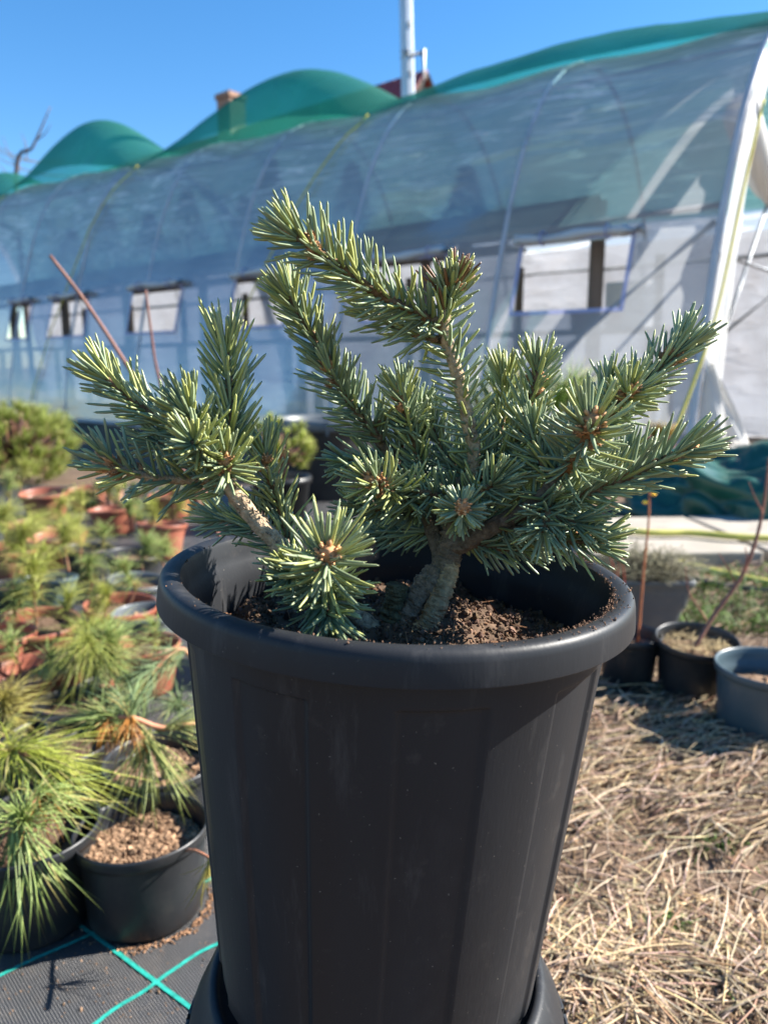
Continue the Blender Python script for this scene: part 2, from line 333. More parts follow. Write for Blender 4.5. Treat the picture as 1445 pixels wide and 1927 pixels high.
# straw litter, grass: nobody could count them
mb = MB()
for i in range(10500):
    if i < 5200:
        p = gnd(rng.uniform(985, 1500), 1290 + 700 * rng.random() ** .85)
        bare = noise.noise(Vector((p.x * 4.5, p.y * 4.5, 3)))
        if p.y < 1.15 and bare > -.03 and rng.random() < .88: continue
    else: p = Vector((rng.uniform(.1, 1.7), rng.uniform(1.2, 2.7), 0))
    if i >= 7500: p = Vector((rng.uniform(.0, 2.0), rng.uniform(.0, 2.6), 0))
    far = p.y > 1.0
    a = rng.gauss(R(205), R(22)) if far and rng.random() < .8 else rng.uniform(0, 6.28)
    L_ = rng.uniform(.02, .06) if rng.random() < (.3 if far else .5) else rng.uniform(.05, .15)
    p.z = gz(p.x, p.y) + rng.uniform(.001, .012 + (.018 if far else 0))
    d = Vector((math.cos(a), math.sin(a), rng.uniform(-.08, .22)))
    side = Vector((-math.sin(a), math.cos(a), 0)) * rng.gauss(0, .22) + Vector((0, 0, rng.uniform(-.25, -.02)))
    g = rng.choice((.5, .8, 1, 1.1, 1.2)) * rng.uniform(.85, 1.1); c = (g * rng.uniform(.92, 1.06), g * rng.uniform(.88, 1.04), g * rng.uniform(.75, 1.1))
    if rng.random() < .2: c = (c[0] * .6, c[1] * .5, c[2] * .45)
    strand(mb, p, d, L_, rng.uniform(.0008, .0021) if far else rng.uniform(.0006, .0016), bend=side, c0=c, rings=(0, .3, .65, 1), flat=.6)
tag(mb.build('straw_litter', M['straw']), 'flattened dry tan straw and grass stems scattered over the bare earth', 'straw', kind='stuff')
mb = MB()
for i in range(1500):
    r_ = rng.random()
    if r_ < .72: p = gnd(rng.uniform(1215, 1560), rng.uniform(1085, 1200))
    elif r_ < .8: p = gnd(rng.gauss(1262, 14), rng.gauss(1752, 8))
    elif r_ < .87: p = gnd(rng.gauss(1350, 25), rng.gauss(1590, 10))
    elif r_ < .94: p = gnd(rng.gauss(1355, 14), rng.gauss(1320, 18))
    else: p = gnd(rng.uniform(1000, 1445), rng.uniform(1300, 1927))
    small = r_ >= .72
    p.z = gz(p.x, p.y)
    d = Vector((rng.gauss(0, .5), rng.gauss(0, .5), 1)); g = rng.uniform(.6, 1.4)
    strand(mb, p, d, rng.uniform(.012, .03) if small else rng.uniform(.04, .10), .0014 if small else .0028, bend=Vector((rng.gauss(0, .4), rng.gauss(0, .4), -.3)), c0=(g * .7, g * .8, g * .7), c1=(g * 1.1, g, g * .8), flat=.25)
tag(mb.build('grass_tufts', M['grass']), 'fresh green grass tufts in front of the concrete slabs and sprigs in straw', 'grass', kind='stuff')
mb = MB()
for i in range(1500):
    p = gnd(rng.uniform(985, 1480), rng.uniform(1320, 1960)); p.z = gz(p.x, p.y) + .001
    g = rng.uniform(.5, 1.3); lump(mb, p, rng.uniform(.0012, .005), rng, (g, g * .95, g * .9), .6)
tag(mb.build('soil_crumbs', M['grit'], smooth=False), 'loose brown crumbs of earth between the straw', 'soil', kind='stuff')

# woven weed-control fabric with its green tracer lines
fab = empty('weed_fabric', (-1.3, 1.2, 0.0), 'black woven weed control fabric with green tracer lines under the nursery pots', 'ground fabric')
mb = MB(); fx = np.linspace(-3.0, -.075, 90); fy = np.linspace(.25, 4.5, 80)
def fz(x, y): return .006 + .004 * (1 + noise.noise(Vector((x * 4, y * 4, 1)))) + .0012 * noise.noise(Vector((x * 17, y * 9, 1)))
V = [Vector((x + (.02 * noise.noise(Vector((0, y * 3, 7))) if i == 89 else 0), y, fz(x, y))) for y in fy for i, x in enumerate(fx)]
mb.add(V, [(j * 90 + i, j * 90 + i + 1, (j + 1) * 90 + i + 1, (j + 1) * 90 + i) for j in range(79) for i in range(89)])
under(mb.build('sheet', M['fabric']), fab)
def tracer(a, b, w=.0026):
    mb = MB(); n = 60; V = []; d = (b - a).normalized(); s = Vector((-d.y, d.x, 0))
    for i in range(n + 1):
        p = a.lerp(b, i / n) + s * (.0008 * math.sin(i * .5 + a.x * 9) + .004 * noise.noise(Vector((i * .2, a.x, 0))))
        for k in (-1, 1):
            q = p + s * (w * k); V.append(Vector((q.x, q.y, fz(q.x, q.y) + .0016)))
    mb.add(V, [(2 * i, 2 * i + 1, 2 * i + 3, 2 * i + 2) for i in range(n)]); under(mb.build('tracer_line', M['tracer']), fab)
A1, B1 = gnd(0, 1855), gnd(160, 1780); d1 = (B1 - A1).normalized()
A3, B3 = gnd(205, 1927), gnd(395, 1800); d3 = (B3 - A3).normalized()
A2, B2 = gnd(180, 1780), gnd(350, 1905); d2 = (B2 - A2).normalized()
tracer(A1 - d1 * .5, B1 + d1 * .6); tracer(A3 - d3 * .25, B3 + d3 * .06); tracer(A2 - d2 * .8, B2 + d2 * .07)
tracer(A1 - d1 * .5 + Vector((-.14, .11, 0)) * 2, B1 + d1 * .8 + Vector((-.14, .11, 0)) * 2)
mb = MB()
for i in range(300):
    p = gnd(rng.uniform(-40, 400), rng.uniform(1690, 1935)); p.z = fz(p.x, p.y) + .0005
    if p.x > -.1: continue
    g = rng.uniform(.6, 1.8); lump(mb, p, rng.uniform(.0004, .0012) if rng.random() < .96 else rng.uniform(.0015, .003), rng, (g, g * .95, g * .9), .6)
for i in range(260):      # rim of spilt grit round the gritty pot
    a = R(rng.uniform(-100, 20)); c_ = gnd(268, 1558, .12); rr = .078 + abs(rng.gauss(0, .006))
    p = Vector((c_.x + rr * math.cos(a), c_.y + rr * math.sin(a), 0)); p.z = fz(p.x, p.y) + .001
    g = rng.uniform(.7, 1.6); lump(mb, p, rng.uniform(.0008, .0022), rng, (g, g * .85, g * .75), .7)
tag(mb.build('spilt_grit', M['grit'], smooth=False), 'pale grit spilt over the black woven fabric', 'grit', kind='stuff')

# ================================================================== MAIN POT, ITS STAND AND THE SPRUCE
POT = Vector((-.005, .466, .299)); TILT = R(2.7)
pot = empty('plant_pot', POT, 'large black plastic plant pot with dusty rim on an upturned lattice bin', 'plant pot'); pot.rotation_euler = (0, TILT, 0)
POTM = Matrix.Translation(POT) @ Matrix.Rotation(TILT, 4, 'Y')
HP = .278
def sstep(a, b, x):
    t = min(1, max(0, (x - a) / (b - a))); return t * t * (3 - 2 * t)
def flute(r, z, a):
    if r < .08 or z > .25: return r
    d = (math.degrees(a) + 80) % 40; d = min(d, 40 - d)
    side = 1 - sstep(9.2, 10.6, d); top = 1 - sstep(.2407, .2427, z)
    return r - .0021 * side * top + .0012 * (1 - sstep(.0, 16, abs(d - 10))) * 0
prof = [(.0, .0), (.098, .0), (.104, .002), (.1065, .006)]
rt = .1305
for z in list(np.linspace(.02, .21, 16)) + [.22, .23, .238, .2405, .2411, .2417, .2423, .2429, .245, .25, .255, HP - .0165]:
    prof.append((.1065 + (rt - .1065) * (z - .006) / (HP - .0225), z))
mb = MB(); lathe(mb, prof, 540, fn=flute)
mb.build('body', M['black'], pot)
# rolled rim with a step, then the inner wall down to below the soil
mb = MB(); z0 = HP
lathe(mb, [(.1298, z0 - .0165), (.1405, z0 - .0172), (.1436, z0 - .0180), (.1441, z0 - .0181), (.1444, z0 - .0178), (.1444, z0 - .0168), (.1440, z0 - .0120), (.1434, z0 - .0062), (.1428, z0 - .0036), (.1415, z0 - .0015), (.1395, z0 - .0004), (.1370, z0), (.1338, z0 - .0006), (.1312, z0 - .0018), (.1302, z0 - .0040), (.1290, z0 - .012), (.1270, z0 - .018), (.1238, .252)] + [(.1065 + (rt - .1065) * (z - .006) / (HP - .0225) - .0058, z) for z in (.245, .23, .22, .20, .17)], 240)
rim_o = mb.build('rim', M['black'], pot); es = rim_o.modifiers.new('edges', 'EDGE_SPLIT'); es.split_angle = R(40)
# soil
def soilz(x, y):
    r = math.hypot(x, y)
    return .236 + .010 * noise.noise(Vector((x * 22, y * 22, 3))) + .006 * noise.noise(Vector((x * 60, y * 60, 1))) + .0035 * noise.noise(Vector((x * 150, y * 150, 8))) + .012 * math.exp(-((x - .02) ** 2 + (y - .02) ** 2) / .002) - .006 * (r / .13) ** 2
mb = MB(); n = 90; idx = {}; V = []; Fc = []
for i in range(n + 1):
    for j in range(n + 1):
        x, y = -.1235 + .247 * i / n, -.1235 + .247 * j / n
        if math.hypot(x, y) < .1237: idx[i, j] = len(V); V.append(Vector((x, y, soilz(x, y))))
for i in range(n):
    for j in range(n):
        q = [idx.get(k) for k in ((i, j), (i + 1, j), (i + 1, j + 1), (i, j + 1))]
        if None not in q: Fc.append(tuple(q))
mb.add(V, Fc, (1.0, 1.0, 1.0)); mb.build('soil', M['soil'], pot)
mb = MB(); rng = random.Random(3)
for i in range(6500):
    r, a = .121 * math.sqrt(rng.random()), rng.uniform(0, 6.283); x, y = r * math.cos(a), r * math.sin(a)
    s = rng.uniform(.0006, .0017) if rng.random() < .95 else rng.uniform(.002, .0034)
    g = rng.uniform(.5, 1.7); c = (g, g * rng.uniform(.9, 1.05), g * rng.uniform(.85, 1.1))
    if rng.random() < .08: c = (g * 2.6, g * 2.3, g * 2.0)
    lump(mb, Vector((x, y, soilz(x, y) + s * .4)), s, rng, c, .75)
for (x, y, s) in ((.045, -.045, .0065), (.046, -.062, .0055), (.06, -.02, .005), (-.03, -.06, .005)):
    lump(mb, Vector((x, y, soilz(x, y) + .002)), s, rng, (1.6, 1.3, 1.1), .8, .06)
for i in range(90):
    r, a = .121 * math.sqrt(rng.random()), rng.uniform(0, 6.283); x, y = r * math.cos(a), r * math.sin(a)
    strand(mb, Vector((x, y, soilz(x, y) + .002)), Vector((rng.gauss(0, 1), rng.gauss(0, 1), .25)), rng.uniform(.006, .018), .0006, c0=(2.2, 1.8, 1.5))
tag(mb.build('soil_crumbs', M['soil'], pot, smooth=False), kind='stuff')
mb = MB()
for i in range(1100):      # crumbs left on the rim
    a = R(rng.gauss(-35, 26)) if rng.random() < .8 else rng.uniform(0, 6.28)
    if rng.random() < .8: rr, zz = rng.gauss(.1312, .0016), z0 - .0016
    else: rr, zz = rng.uniform(.132, .1415), z0 - .0002
    if rng.random() < .12: a, rr, zz = R(rng.gauss(16, 2.2)), rng.gauss(.1335, .0025), z0 + abs(rng.gauss(0, .002))
    s = abs(rng.gauss(0, .0003)) + .00012 + (.0008 if rng.random() < .03 else 0); g = rng.uniform(.8, 2.4)
    lump(mb, Vector((rr * math.cos(a), rr * math.sin(a), zz + s * .3)), s, rng, (g, g * .9, g * .85), .6)
tag(mb.build('rim_crumbs', M['soil'], pot, smooth=False), kind='stuff')

# the stand: an upturned round bin with slotted wall
st = empty('lattice_bin', (POT.x, POT.y, 0), 'upturned dark plastic lattice bin carrying the large black pot', 'bin')
mb = MB(); lathe(mb, [(.0005, .291), (.09, .291), (.106, .2915), (.1075, .2955), (.1105, .297), (.1145, .2945), (.121, .2805), (.1268, .2685), (.1300, .254), (.1308, .243)], 120)
mb.build('top_shoulder', M['black'], st)
mb = MB(); nseg = 176
rows = [.0, .018]
zz = .018
while zz < .22: rows += [zz + .034, zz + .040]; zz += .040
rows[-1] = .243
V = []; Fc = []
for z in rows:
    for k in range(nseg):
        a = 2 * math.pi * k / nseg; r = .1308 + (.243 - z) * .085; V.append(Vector((r * math.cos(a), r * math.sin(a), z)))
for i in range(len(rows) - 1):
    slot = i % 2 == 1
    for k in range(nseg):
        if slot and k % 4 in (1, 2, 3) and i < len(rows) - 2: continue
        k2 = (k + 1) % nseg; Fc.append((i * nseg + k, i * nseg + k2, (i + 1) * nseg + k2, (i + 1) * nseg + k))
mb.add(V, Fc); w = mb.build('slotted_wall', M['black'], st); so = w.modifiers.new('thick', 'SOLIDIFY'); so.thickness = .003; so.offset = -1

# ---- the spruce
Y0 = .468
def sp(x, y, dy): return at(x, y, Y0 + dy)
base = sp(770, 1195, .005)
spruce = empty('dwarf_spruce', base, 'dwarf blue spruce with crooked trunk growing in the large black pot', 'spruce')
rng = random.Random(11)
def bark_tube(name, pts, r0, r1, parent=spruce, n=None, rough=.28, c=(1, 1, 1), seed=1, pegs=0):
    P = catmull(pts, n or max(8, len(pts) * 7)); mb = MB(); tube(mb, P, [r0, r1], 32, c, True, rough, seed)
    for i in range(pegs):
        k = rng.randrange(1, len(P) - 1); d = (P[k + 1] - P[k - 1]).normalized(); u, v = frame_of(d); a = rng.uniform(0, 6.28)
        rr = r0 + (r1 - r0) * k / (len(P) - 1); o_ = u * math.cos(a) + v * math.sin(a); g = rng.uniform(.7, 1.35)
        strand(mb, P[k] + o_ * rr * .85 + d * rng.uniform(-.003, .003), o_ + d * .9, rr * .5 + .0012, .0007, c0=(g, g, g), rings=(0, .6, 1))
    return under(mb.build(name, M['bark']), parent), P
# trunk and limbs
bark_tube('trunk', [sp(748, 1215, .0), sp(762, 1160, .002), sp(800, 1105, .004), sp(838, 1058, .008), sp(850, 1010, .01), sp(862, 950, .016), sp(880, 900, .02)], .0098, .0058, rough=.34, seed=2, n=170, c=(1.0, .92, .85))  # tint raised a little, sunlight painted into the bark
bark_tube('root_flare', [sp(782, 1214, -.012), sp(806, 1172, -.009), sp(834, 1112, -.003), sp(850, 1060, .006)], .0082, .005, rough=.36, c=(1.9, 1.7, 1.3), seed=5, n=110)  # tint brightened to paint in sunlight that the foliage blocks
bark_tube('cut_stub', [sp(725, 1205, .002), sp(737, 1160, .0), sp(747, 1102, -.002)], .0078, .0062, rough=.4, c=(.5, .56, .42), seed=8, n=60)
bark_tube('limb', [sp(850, 1035, .008), sp(930, 990, -.004), sp(1010, 945, -.012), sp(1060, 885, -.012)], .0058, .0042, c=(.75, .68, .62), seed=9, n=30)
bark_tube('limb', [sp(835, 1060, .008), sp(800, 960, .03), sp(745, 870, .04), sp(690, 800, .035)], .0055, .0035, c=(.7, .66, .6), seed=12, n=30)
bark_tube('limb', [sp(748, 1200, .004), sp(700, 1180, -.004), sp(640, 1135, -.012), sp(585, 1085, -.030), sp(535, 1035, -.036), sp(475, 972, -.038), sp(432, 912, -.036), sp(425, 870, -.03)], .0056, .0044, c=(1.75, 1.65, 1.45), seed=13, n=60, pegs=150)

def bud(p, d, r, parent, k=1.0):
    """ovoid bud of overlapping scales"""
    mb = MB(); d = d.normalized(); u, v = frame_of(d)
    prof = [(.2, -.8), (.8, -.45), (1, 0), (.8, .55), (.35, .95), (.02, 1.1)]
    V = []; Fc = []
    for (q, h) in prof:
        for j in range(8):
            a = j * math.pi / 4; V.append(p + d * (h * r) + (u * math.cos(a) + v * math.sin(a)) * (q * r))
    for i in range(5):
        for j in range(8): Fc.append((i * 8 + j, i * 8 + (j + 1) % 8, (i + 1) * 8 + (j + 1) % 8, (i + 1) * 8 + j))
    mb.add(V, Fc, (k * .8, k * .75, k * .7))
    for ring, (h, q, m) in enumerate(((-.5, .85, 7), (-.05, 1.05, 8), (.4, .9, 7), (.75, .6, 5))):
        for j in range(m):
            a = (j + ring * .5) * 2 * math.pi / m; o_ = u * math.cos(a) + v * math.sin(a); g = k * rng.uniform(.75, 1.5)
            strand(mb, p + d * (h * r) + o_ * (q * r * .85), o_ * .55 + d, r * .75, r * .3, c0=(g * .75, g * .7, g * .65), c1=(g * 1.3, g * 1.25, g * 1.2), rings=(0, .5, 1), flat=.5)
    return under(mb.build('bud', M['bud']), parent)

def shoot(pts, dens=20.0, nl=.0225, r=.0021, seed=0, tipbud=True, start=0.0, yellow=.25, ang=56, under_=0, extra=0, brown=0.0, blue=1.0, tipfan=True, c=(.75, .6, .45), w=.00112):
    """one leafy shoot: twig, spirally set stiff needles, terminal bud. dens = needles per cm"""
    P3 = [sp(*p) for p in pts]; n = max(10, len(pts) * 8); P = catmull(P3, n)
    seg = [0.0]
    for i in range(n): seg.append(seg[-1] + (P[i + 1] - P[i]).length)
    Lt = seg[-1]; mb = MB(); tube(mb, P, [r * 1.25, r * .85], 8, c, True, .3, seed)
    tw = under(mb.build('branch', M['bark']), spruce)
    mb = MB(); N_ = int(.86 * dens * Lt * 100 * (1 - start)); ga = rng.uniform(0, 6.28)
    for i in range(N_ + (26 if tipfan else 0)):
        tip = i >= N_
        t = start + (1 - start) * (i + rng.random()) / max(N_, 1) if not tip else rng.uniform(.955, 1.0)
        t = min(t, .9999); s = t * Lt
        k = max(0, min(n - 1, next(j for j in range(n) if seg[j + 1] >= s))); f = (s - seg[k]) / max(1e-9, seg[k + 1] - seg[k])
        p = P[k].lerp(P[k + 1], f); d = (P[min(k + 1, n)] - P[max(k - 1, 0)]).normalized(); u, v = frame_of(d)
        ga += 2.39996 + rng.gauss(0, .25); o_ = u * math.cos(ga) + v * math.sin(ga)
        a = R(rng.gauss(ang, 8)) * (1 if not tip else rng.uniform(.35, .9))
        if t > .85 and not tip: a *= 1 - .35 * (t - .85) / .15
        dd = d * math.cos(a) + o_ * math.sin(a)
        if o_.z < -.4: dd = dd + Vector((0, 0, .12))           # needles below turn up a little
        L_ = nl * rng.uniform(.78, 1.12) * (1.0 if t < .9 else .92)
        g = rng.uniform(.78, 1.22); yl = rng.random() < yellow
        if rng.random() < brown and t > .8: c0 = (g * 1.1, g * .45, g * .35); c1 = (g * .7, g * .3, g * .25)
        elif yl: c0 = (g * 1.12, g * 1.10, g * .62); c1 = (g * 1.55, g * 1.38, g * .72)
        else: c0 = (g * .82, g * .98, g * .98 * blue); c1 = (g * 1.12, g * 1.12, g * .92 * blue)
        strand(mb, p + o_ * r * .8, dd, L_, w * rng.uniform(.85, 1.15), bend=Vector((0, 0, .06)) + d * .10 + Vector((rng.gauss(0, .05), rng.gauss(0, .05), rng.gauss(0, .05))), sides=4, rings=(0, .3, .75, .945, 1), c0=c0, c1=c1, flat=.85)
    ne = under(mb.build('needles', M['needle']), tw); tag(ne, kind='stuff')
    ne.parent = tw; ne.matrix_parent_inverse = tw.matrix_parent_inverse.copy()
    ne.matrix_parent_inverse = Matrix.Identity(4)
    if tipbud: bud_ = bud(P[-1] + (P[-1] - P[-2]).normalized() * .0015, P[-1] - P[-3], .0042 if tipbud is True else tipbud * 1.4, tw); bud_.matrix_parent_inverse = Matrix.Identity(4)
    for e in range(extra):
        k = int(n * rng.uniform(.75, .97)); d = (P[k] - P[k - 1]).normalized(); u, v = frame_of(d); a = rng.uniform(0, 6.28)
        b_ = bud(P[k] + (u * math.cos(a) + v * math.sin(a)) * r * 1.6, u * math.cos(a) + v * math.sin(a) + d, .0030, tw, .85); b_.matrix_parent_inverse = Matrix.Identity(4)
    return tw

# upright pale leader
shoot([(885, 905, .018), (892, 850, .014), (876, 770, .008), (856, 690, .004), (835, 620, .002), (842, 560, .0), (846, 532, -.002)], 13, .0195, .0038, 1, False, .02, .35, 66, c=(1.8, 1.65, 1.4), brown=.35)
shoot([(835, 590, .002), (850, 555, -.004), (858, 528, -.008)], 22, .0165, .002, 2, .0026, 0, .5, 40, extra=2, brown=.45)
# long upper left branch
shoot([(832, 612, .002), (790, 590, -.006), (705, 548, -.016), (625, 490, -.024), (545, 437, -.03)], 21, .0225, .0026, 3, .0030, .0, .30, 58, extra=4)
shoot([(830, 640, .0), (770, 625, .012), (700, 590, .02)], 15, .019, .002, 4, False, .1, .2)
# second left branch behind
shoot([(720, 830, .034), (680, 785, .03), (645, 735, .024), (618, 692, .02)], 22, .022, .0025, 5, .0036, 0, .15, 58, extra=2)
shoot([(618, 692, .02), (598, 650, .02), (572, 605, .018), (542, 552, .016)], 21, .021, .0022, 6, .0024, .05, .45, 50)
shoot([(700, 800, .032), (735, 790, .03), (765, 800, .028)], 16, .018, .002, 7, .0026, 0, .1)
# left group
shoot([(440, 925, -.03), (400, 905, -.034), (330, 903, -.04), (262, 893, -.046), (205, 872, -.05)], 12.5, .0225, .0025, 8, .0042, 0, .35, 60, extra=4, c=(1.6, 1.4, 1.1))
shoot([(425, 885, -.03), (432, 810, -.032), (432, 730, -.03), (424, 655, -.026)], 17, .0245, .0022, 9, .002, .0, .55, 38)
shoot([(422, 870, -.028), (345, 808, -.022), (270, 768, -.018), (192, 705, -.016)], 19, .0215, .0024, 10, .002, .1, .4, 46)
shoot([(405, 860, -.03), (380, 820, -.04), (352, 775, -.05)], 20, .0225, .0022, 11, False, 0, .4, 50)
shoot([(420, 880, -.03), (390, 855, -.055), (362, 832, -.078)], 20, .0165, .002, 12, False, .1, .5, 62)
shoot([(420, 885, -.03), (350, 850, -.02), (290, 830, -.012)], 17, .02, .002, 13, False, 0, .1)
shoot([(545, 1040, -.018), (530, 965, -.004), (505, 895, -.008), (498, 850, -.006)], 15, .0205, .002, 14, .0022, 0, .4, 45, extra=2)
shoot([(432, 900, -.03), (428, 885, -.05), (425, 872, -.062)], 15, .02, .002, 15, .0034, 0, .4, 64, extra=1)
shoot([(560, 1065, -.012), (515, 1030, -.008), (475, 985, -.004)], 11, .021, .002, 16, False, .1, .45, 60)
shoot([(500, 1000, -.01), (450, 985, .006), (410, 975, .014)], 14, .02, .002, 17, False, .1, .2)
# front tuft hanging over the rim
shoot([(606, 1140, -.045), (609, 1095, -.075), (616, 1046, -.105)], 25, .0275, .0022, 18, .0040, 0, .38, 78, extra=2, tipfan=True, w=.0011)
shoot([(612, 1120, -.07), (616, 1150, -.085), (620, 1172, -.092)], 24, .0225, .0016, 19, False, 0, .3, 45)
shoot([(590, 1090, -.02), (560, 1085, -.05), (545, 1080, -.07)], 16, .021, .0018, 20, False, 0, .3)
# middle cluster
shoot([(800, 960, .03), (760, 935, .0), (700, 906, -.028)], 20, .0225, .0022, 21, .0036, .1, .35, 62, extra=4)
shoot([(800, 965, .03), (740, 960, .02), (675, 955, .012)], 18, .02, .002, 22, False, .1, .1)
shoot([(856, 985, .01), (866, 965, -.03), (871, 955, -.062)], 24, .0135, .002, 23, .0030, .2, .12, 84, tipfan=False)
shoot([(800, 900, .03), (778, 830, .026), (768, 785, .024), (752, 735, .022)], 18, .019, .0022, 24, .0026, .0, .35, 50, extra=3)
shoot([(745, 870, .04), (760, 820, .045), (790, 770, .05)], 16, .019, .002, 25, False, 0, .1)
shoot([(760, 880, .04), (700, 860, .04), (650, 870, .036)], 15, .019, .002, 26, False, 0, .1)
shoot([(880, 900, .02), (840, 860, .03), (810, 800, .036)], 17, .02, .002, 27, False, 0, .1)
shoot([(870, 930, .02), (820, 930, .0), (770, 920, -.004)], 16, .019, .002, 28, False, 0, .12)
shoot([(880, 890, .02), (920, 850, .03), (945, 790, .04), (950, 710, .045)], 17, .021, .0022, 29, .0022, 0, .5, 48)
shoot([(920, 900, .02), (960, 850, .02), (985, 790, .02), (1002, 740, .02), (1012, 690, .02)], 16, .021, .0022, 30, .0026, 0, .5, 50, extra=4)
shoot([(900, 900, .03), (950, 880, .045), (1010, 850, .055)], 17, .02, .0022, 31, False, 0, .15)
shoot([(880, 940, .02), (930, 930, .03), (980, 910, .04)], 18, .02, .0022, 32, False, 0, .1)
shoot([(870, 960, .015), (900, 930, -.006), (935, 905, -.02)], 15, .02, .002, 33, False, 0, .12)
# right group
shoot([(1050, 900, -.012), (1075, 870, -.03), (1100, 832, -.05), (1112, 800, -.064)], 17, .0255, .0030, 34, .0046, 0, .25, 66, extra=5, c=(1.0, .62, .38))
shoot([(1060, 885, -.012), (1120, 800, .0), (1185, 745, .006), (1240, 695, .01), (1288, 645, .012)], 20, .0225, .0024, 35, .002, 0, .12, 46, extra=5, blue=.95)
shoot([(1120, 800, .0), (1160, 765, -.014), (1188, 738, -.03)], 20, .020, .0024, 36, .0030, 0, .4, 58, extra=2)
shoot([(1080, 850, -.01), (1120, 790, .02), (1150, 720, .03)], 18, .020, .002, 37, False, 0, .1, 48)
shoot([(1010, 945, -.012), (1090, 932, -.02), (1165, 905, -.026), (1240, 868, -.03), (1298, 845, -.034)], 19, .0235, .0024, 38, .0022, 0, .12, 52, extra=3)
shoot([(930, 990, -.004), (1000, 1000, -.012), (1070, 1018, -.02), (1125, 1022, -.028)], 18, .0225, .0022, 39, .002, 0, .18, 55, extra=3)
shoot([(870, 1020, .005), (930, 1030, .004), (990, 1035, .004)], 19, .020, .002, 40, False, .1, .1, 58)
shoot([(1000, 950, -.01), (1040, 970, -.02), (1090, 985, -.03)], 18, .0225, .002, 41, False, 0, .12, 58)
shoot([(1030, 930, -.01), (1030, 970, -.03), (1020, 1000, -.04)], 16, .020, .002, 42, False, 0, .1, 60)
shoot([(1060, 885, -.012), (1020, 870, .004), (985, 880, .012)], 18, .0225, .002, 43, False, 0, .12, 60)
shoot([(1040, 900, -.01), (1010, 850, .0), (1000, 810, .004)], 15, .0215, .002, 44, False, 0, .2, 60)
shoot([(1000, 950, -.012), (1060, 930, .02), (1130, 900, .05), (1190, 850, .06)], 18, .021, .0022, 45, False, 0, .1)
shoot([(900, 1000, .0), (930, 960, .02), (985, 935, .03)], 17, .020, .0022, 46, False, 0, .1)
# deeper shoots on the far side
for k_, q_ in enumerate([[(860, 980, .03), (800, 960, .06), (740, 985, .08)], [(870, 960, .03), (850, 930, .07), (800, 900, .10)], [(880, 940, .03), (920, 930, .07), (960, 900, .10)], [(870, 990, .03), (920, 985, .06), (990, 970, .09)], [(850, 1000, .03), (880, 1000, .06), (860, 985, .09)], [(900, 980, .02), (960, 985, .05), (1050, 975, .08)], [(860, 930, .03), (890, 880, .06), (900, 820, .08)], [(840, 1000, .02), (780, 1000, .04), (720, 1000, .06)]]):
    shoot(q_, 19, .021, .0022, 60 + k_, False, .1, .12)

# ================================================================== POLYTUNNEL
b0 = Vector((1.926, 4.865, 0)); AX = Vector((-.76, .65, 0)).normalized(); NN = Vector((AX.y, -AX.x, 0))
PROF = [(0, 0), (.03, .3), (.09, .7), (.19, 1.2), (.32, 1.7), (.46, 2.1), (.62, 2.42), (.85, 2.74), (1.1, 2.96), (1.4, 3.12), (1.7, 3.17)]
PROF = PROF + [(3.4 - u, h) for u, h in PROF[-2::-1]]
cp = catmull([Vector((u, 0, h)) for u, h in PROF], 400)
al = [0.0]
for i in range(400): al.append(al[-1] + (cp[i + 1] - cp[i]).length)
def prof_at(t):           # t = arc length along the hoop
    t = min(max(t, 0), al[-1] - 1e-6); k = np.searchsorted(al, t, 'right') - 1
    return cp[k].lerp(cp[k + 1], (t - al[k]) / (al[k + 1] - al[k]))
def t_of_h(h):
    for k in range(200):
        if cp[k].z >= h: return al[k]
def tw(s, u, h):          # tunnel coordinates -> world; the roof climbs a little towards the far end
    return b0 + AX * s + NN * u + Vector((0, 0, h + .042 * min(s, 12) * sstep(1.6, 3.1, h)))
LT = 15.2
tun = empty('polytunnel', b0, 'long polytunnel of milky woven film on steel hoops behind the pots', 'greenhouse')
WIN = [(.58, 1.41), (2.13, 2.92), (3.98, 4.75), (5.74, 6.68), (7.70, 8.68), (9.25, 9.86), (11.0, 11.9)]
t0w, t1w = t_of_h(1.08), t_of_h(1.56)
ss = np.unique(np.round(np.concatenate([np.arange(0, LT + .01, .06)] + [np.array(w_) for w_ in WIN]), 3))
ts = np.unique(np.round(np.concatenate([np.linspace(.0, al[-1], 130), np.arange(2.2, 4.0, .022), [t0w, t1w]]), 4))
def cover_pt(s, t, off=0.0):
    p = prof_at(t); e = prof_at(t + .01) - prof_at(t - .01); nrm = Vector((-e.z, 0, e.x)).normalized()
    hoopd = abs((s / 1.6) - round(s / 1.6)) * 1.6
    sag = -.035 * sstep(0, .8, hoopd) * sstep(.4, 1.8, p.z)
    wr = .012 * noise.noise(Vector((s * 1.3, t * 2.2, 0))) + .010 * noise.noise(Vector((s * 1.1 + t * .6, t * 7.0, 4))) * sstep(1.2, 2.4, p.z) + .013 * (abs(noise.noise(Vector((s * 1.6 + t * 1.5, t * 11, 9)))) - .2) * sstep(1.9, 2.6, p.z) + .004 * noise.noise(Vector((s * 5 + t * 3, t * 22, 3))) * sstep(2.0, 2.6, p.z)
    if t < .05 or t > al[-1] - .05: wr = 0
    q = sag + wr + off
    return tw(s, p.x + nrm.x * q, p.z + nrm.z * q)
mb = MB(); V = []; UV = []
for s in ss:
    for t in ts: V.append(cover_pt(s, t)); UV.append((s, t))
nt_ = len(ts); Fc = []
for i in range(len(ss) - 1):
    sm = (ss[i] + ss[i + 1]) / 2; inw = any(a <= sm <= b for a, b in WIN)
    for j in range(nt_ - 1):
        tm = (ts[j] + ts[j + 1]) / 2
        if inw and t0w <= tm <= t1w: continue
        Fc.append((i * nt_ + j, (i + 1) * nt_ + j, (i + 1) * nt_ + j + 1, i * nt_ + j + 1))
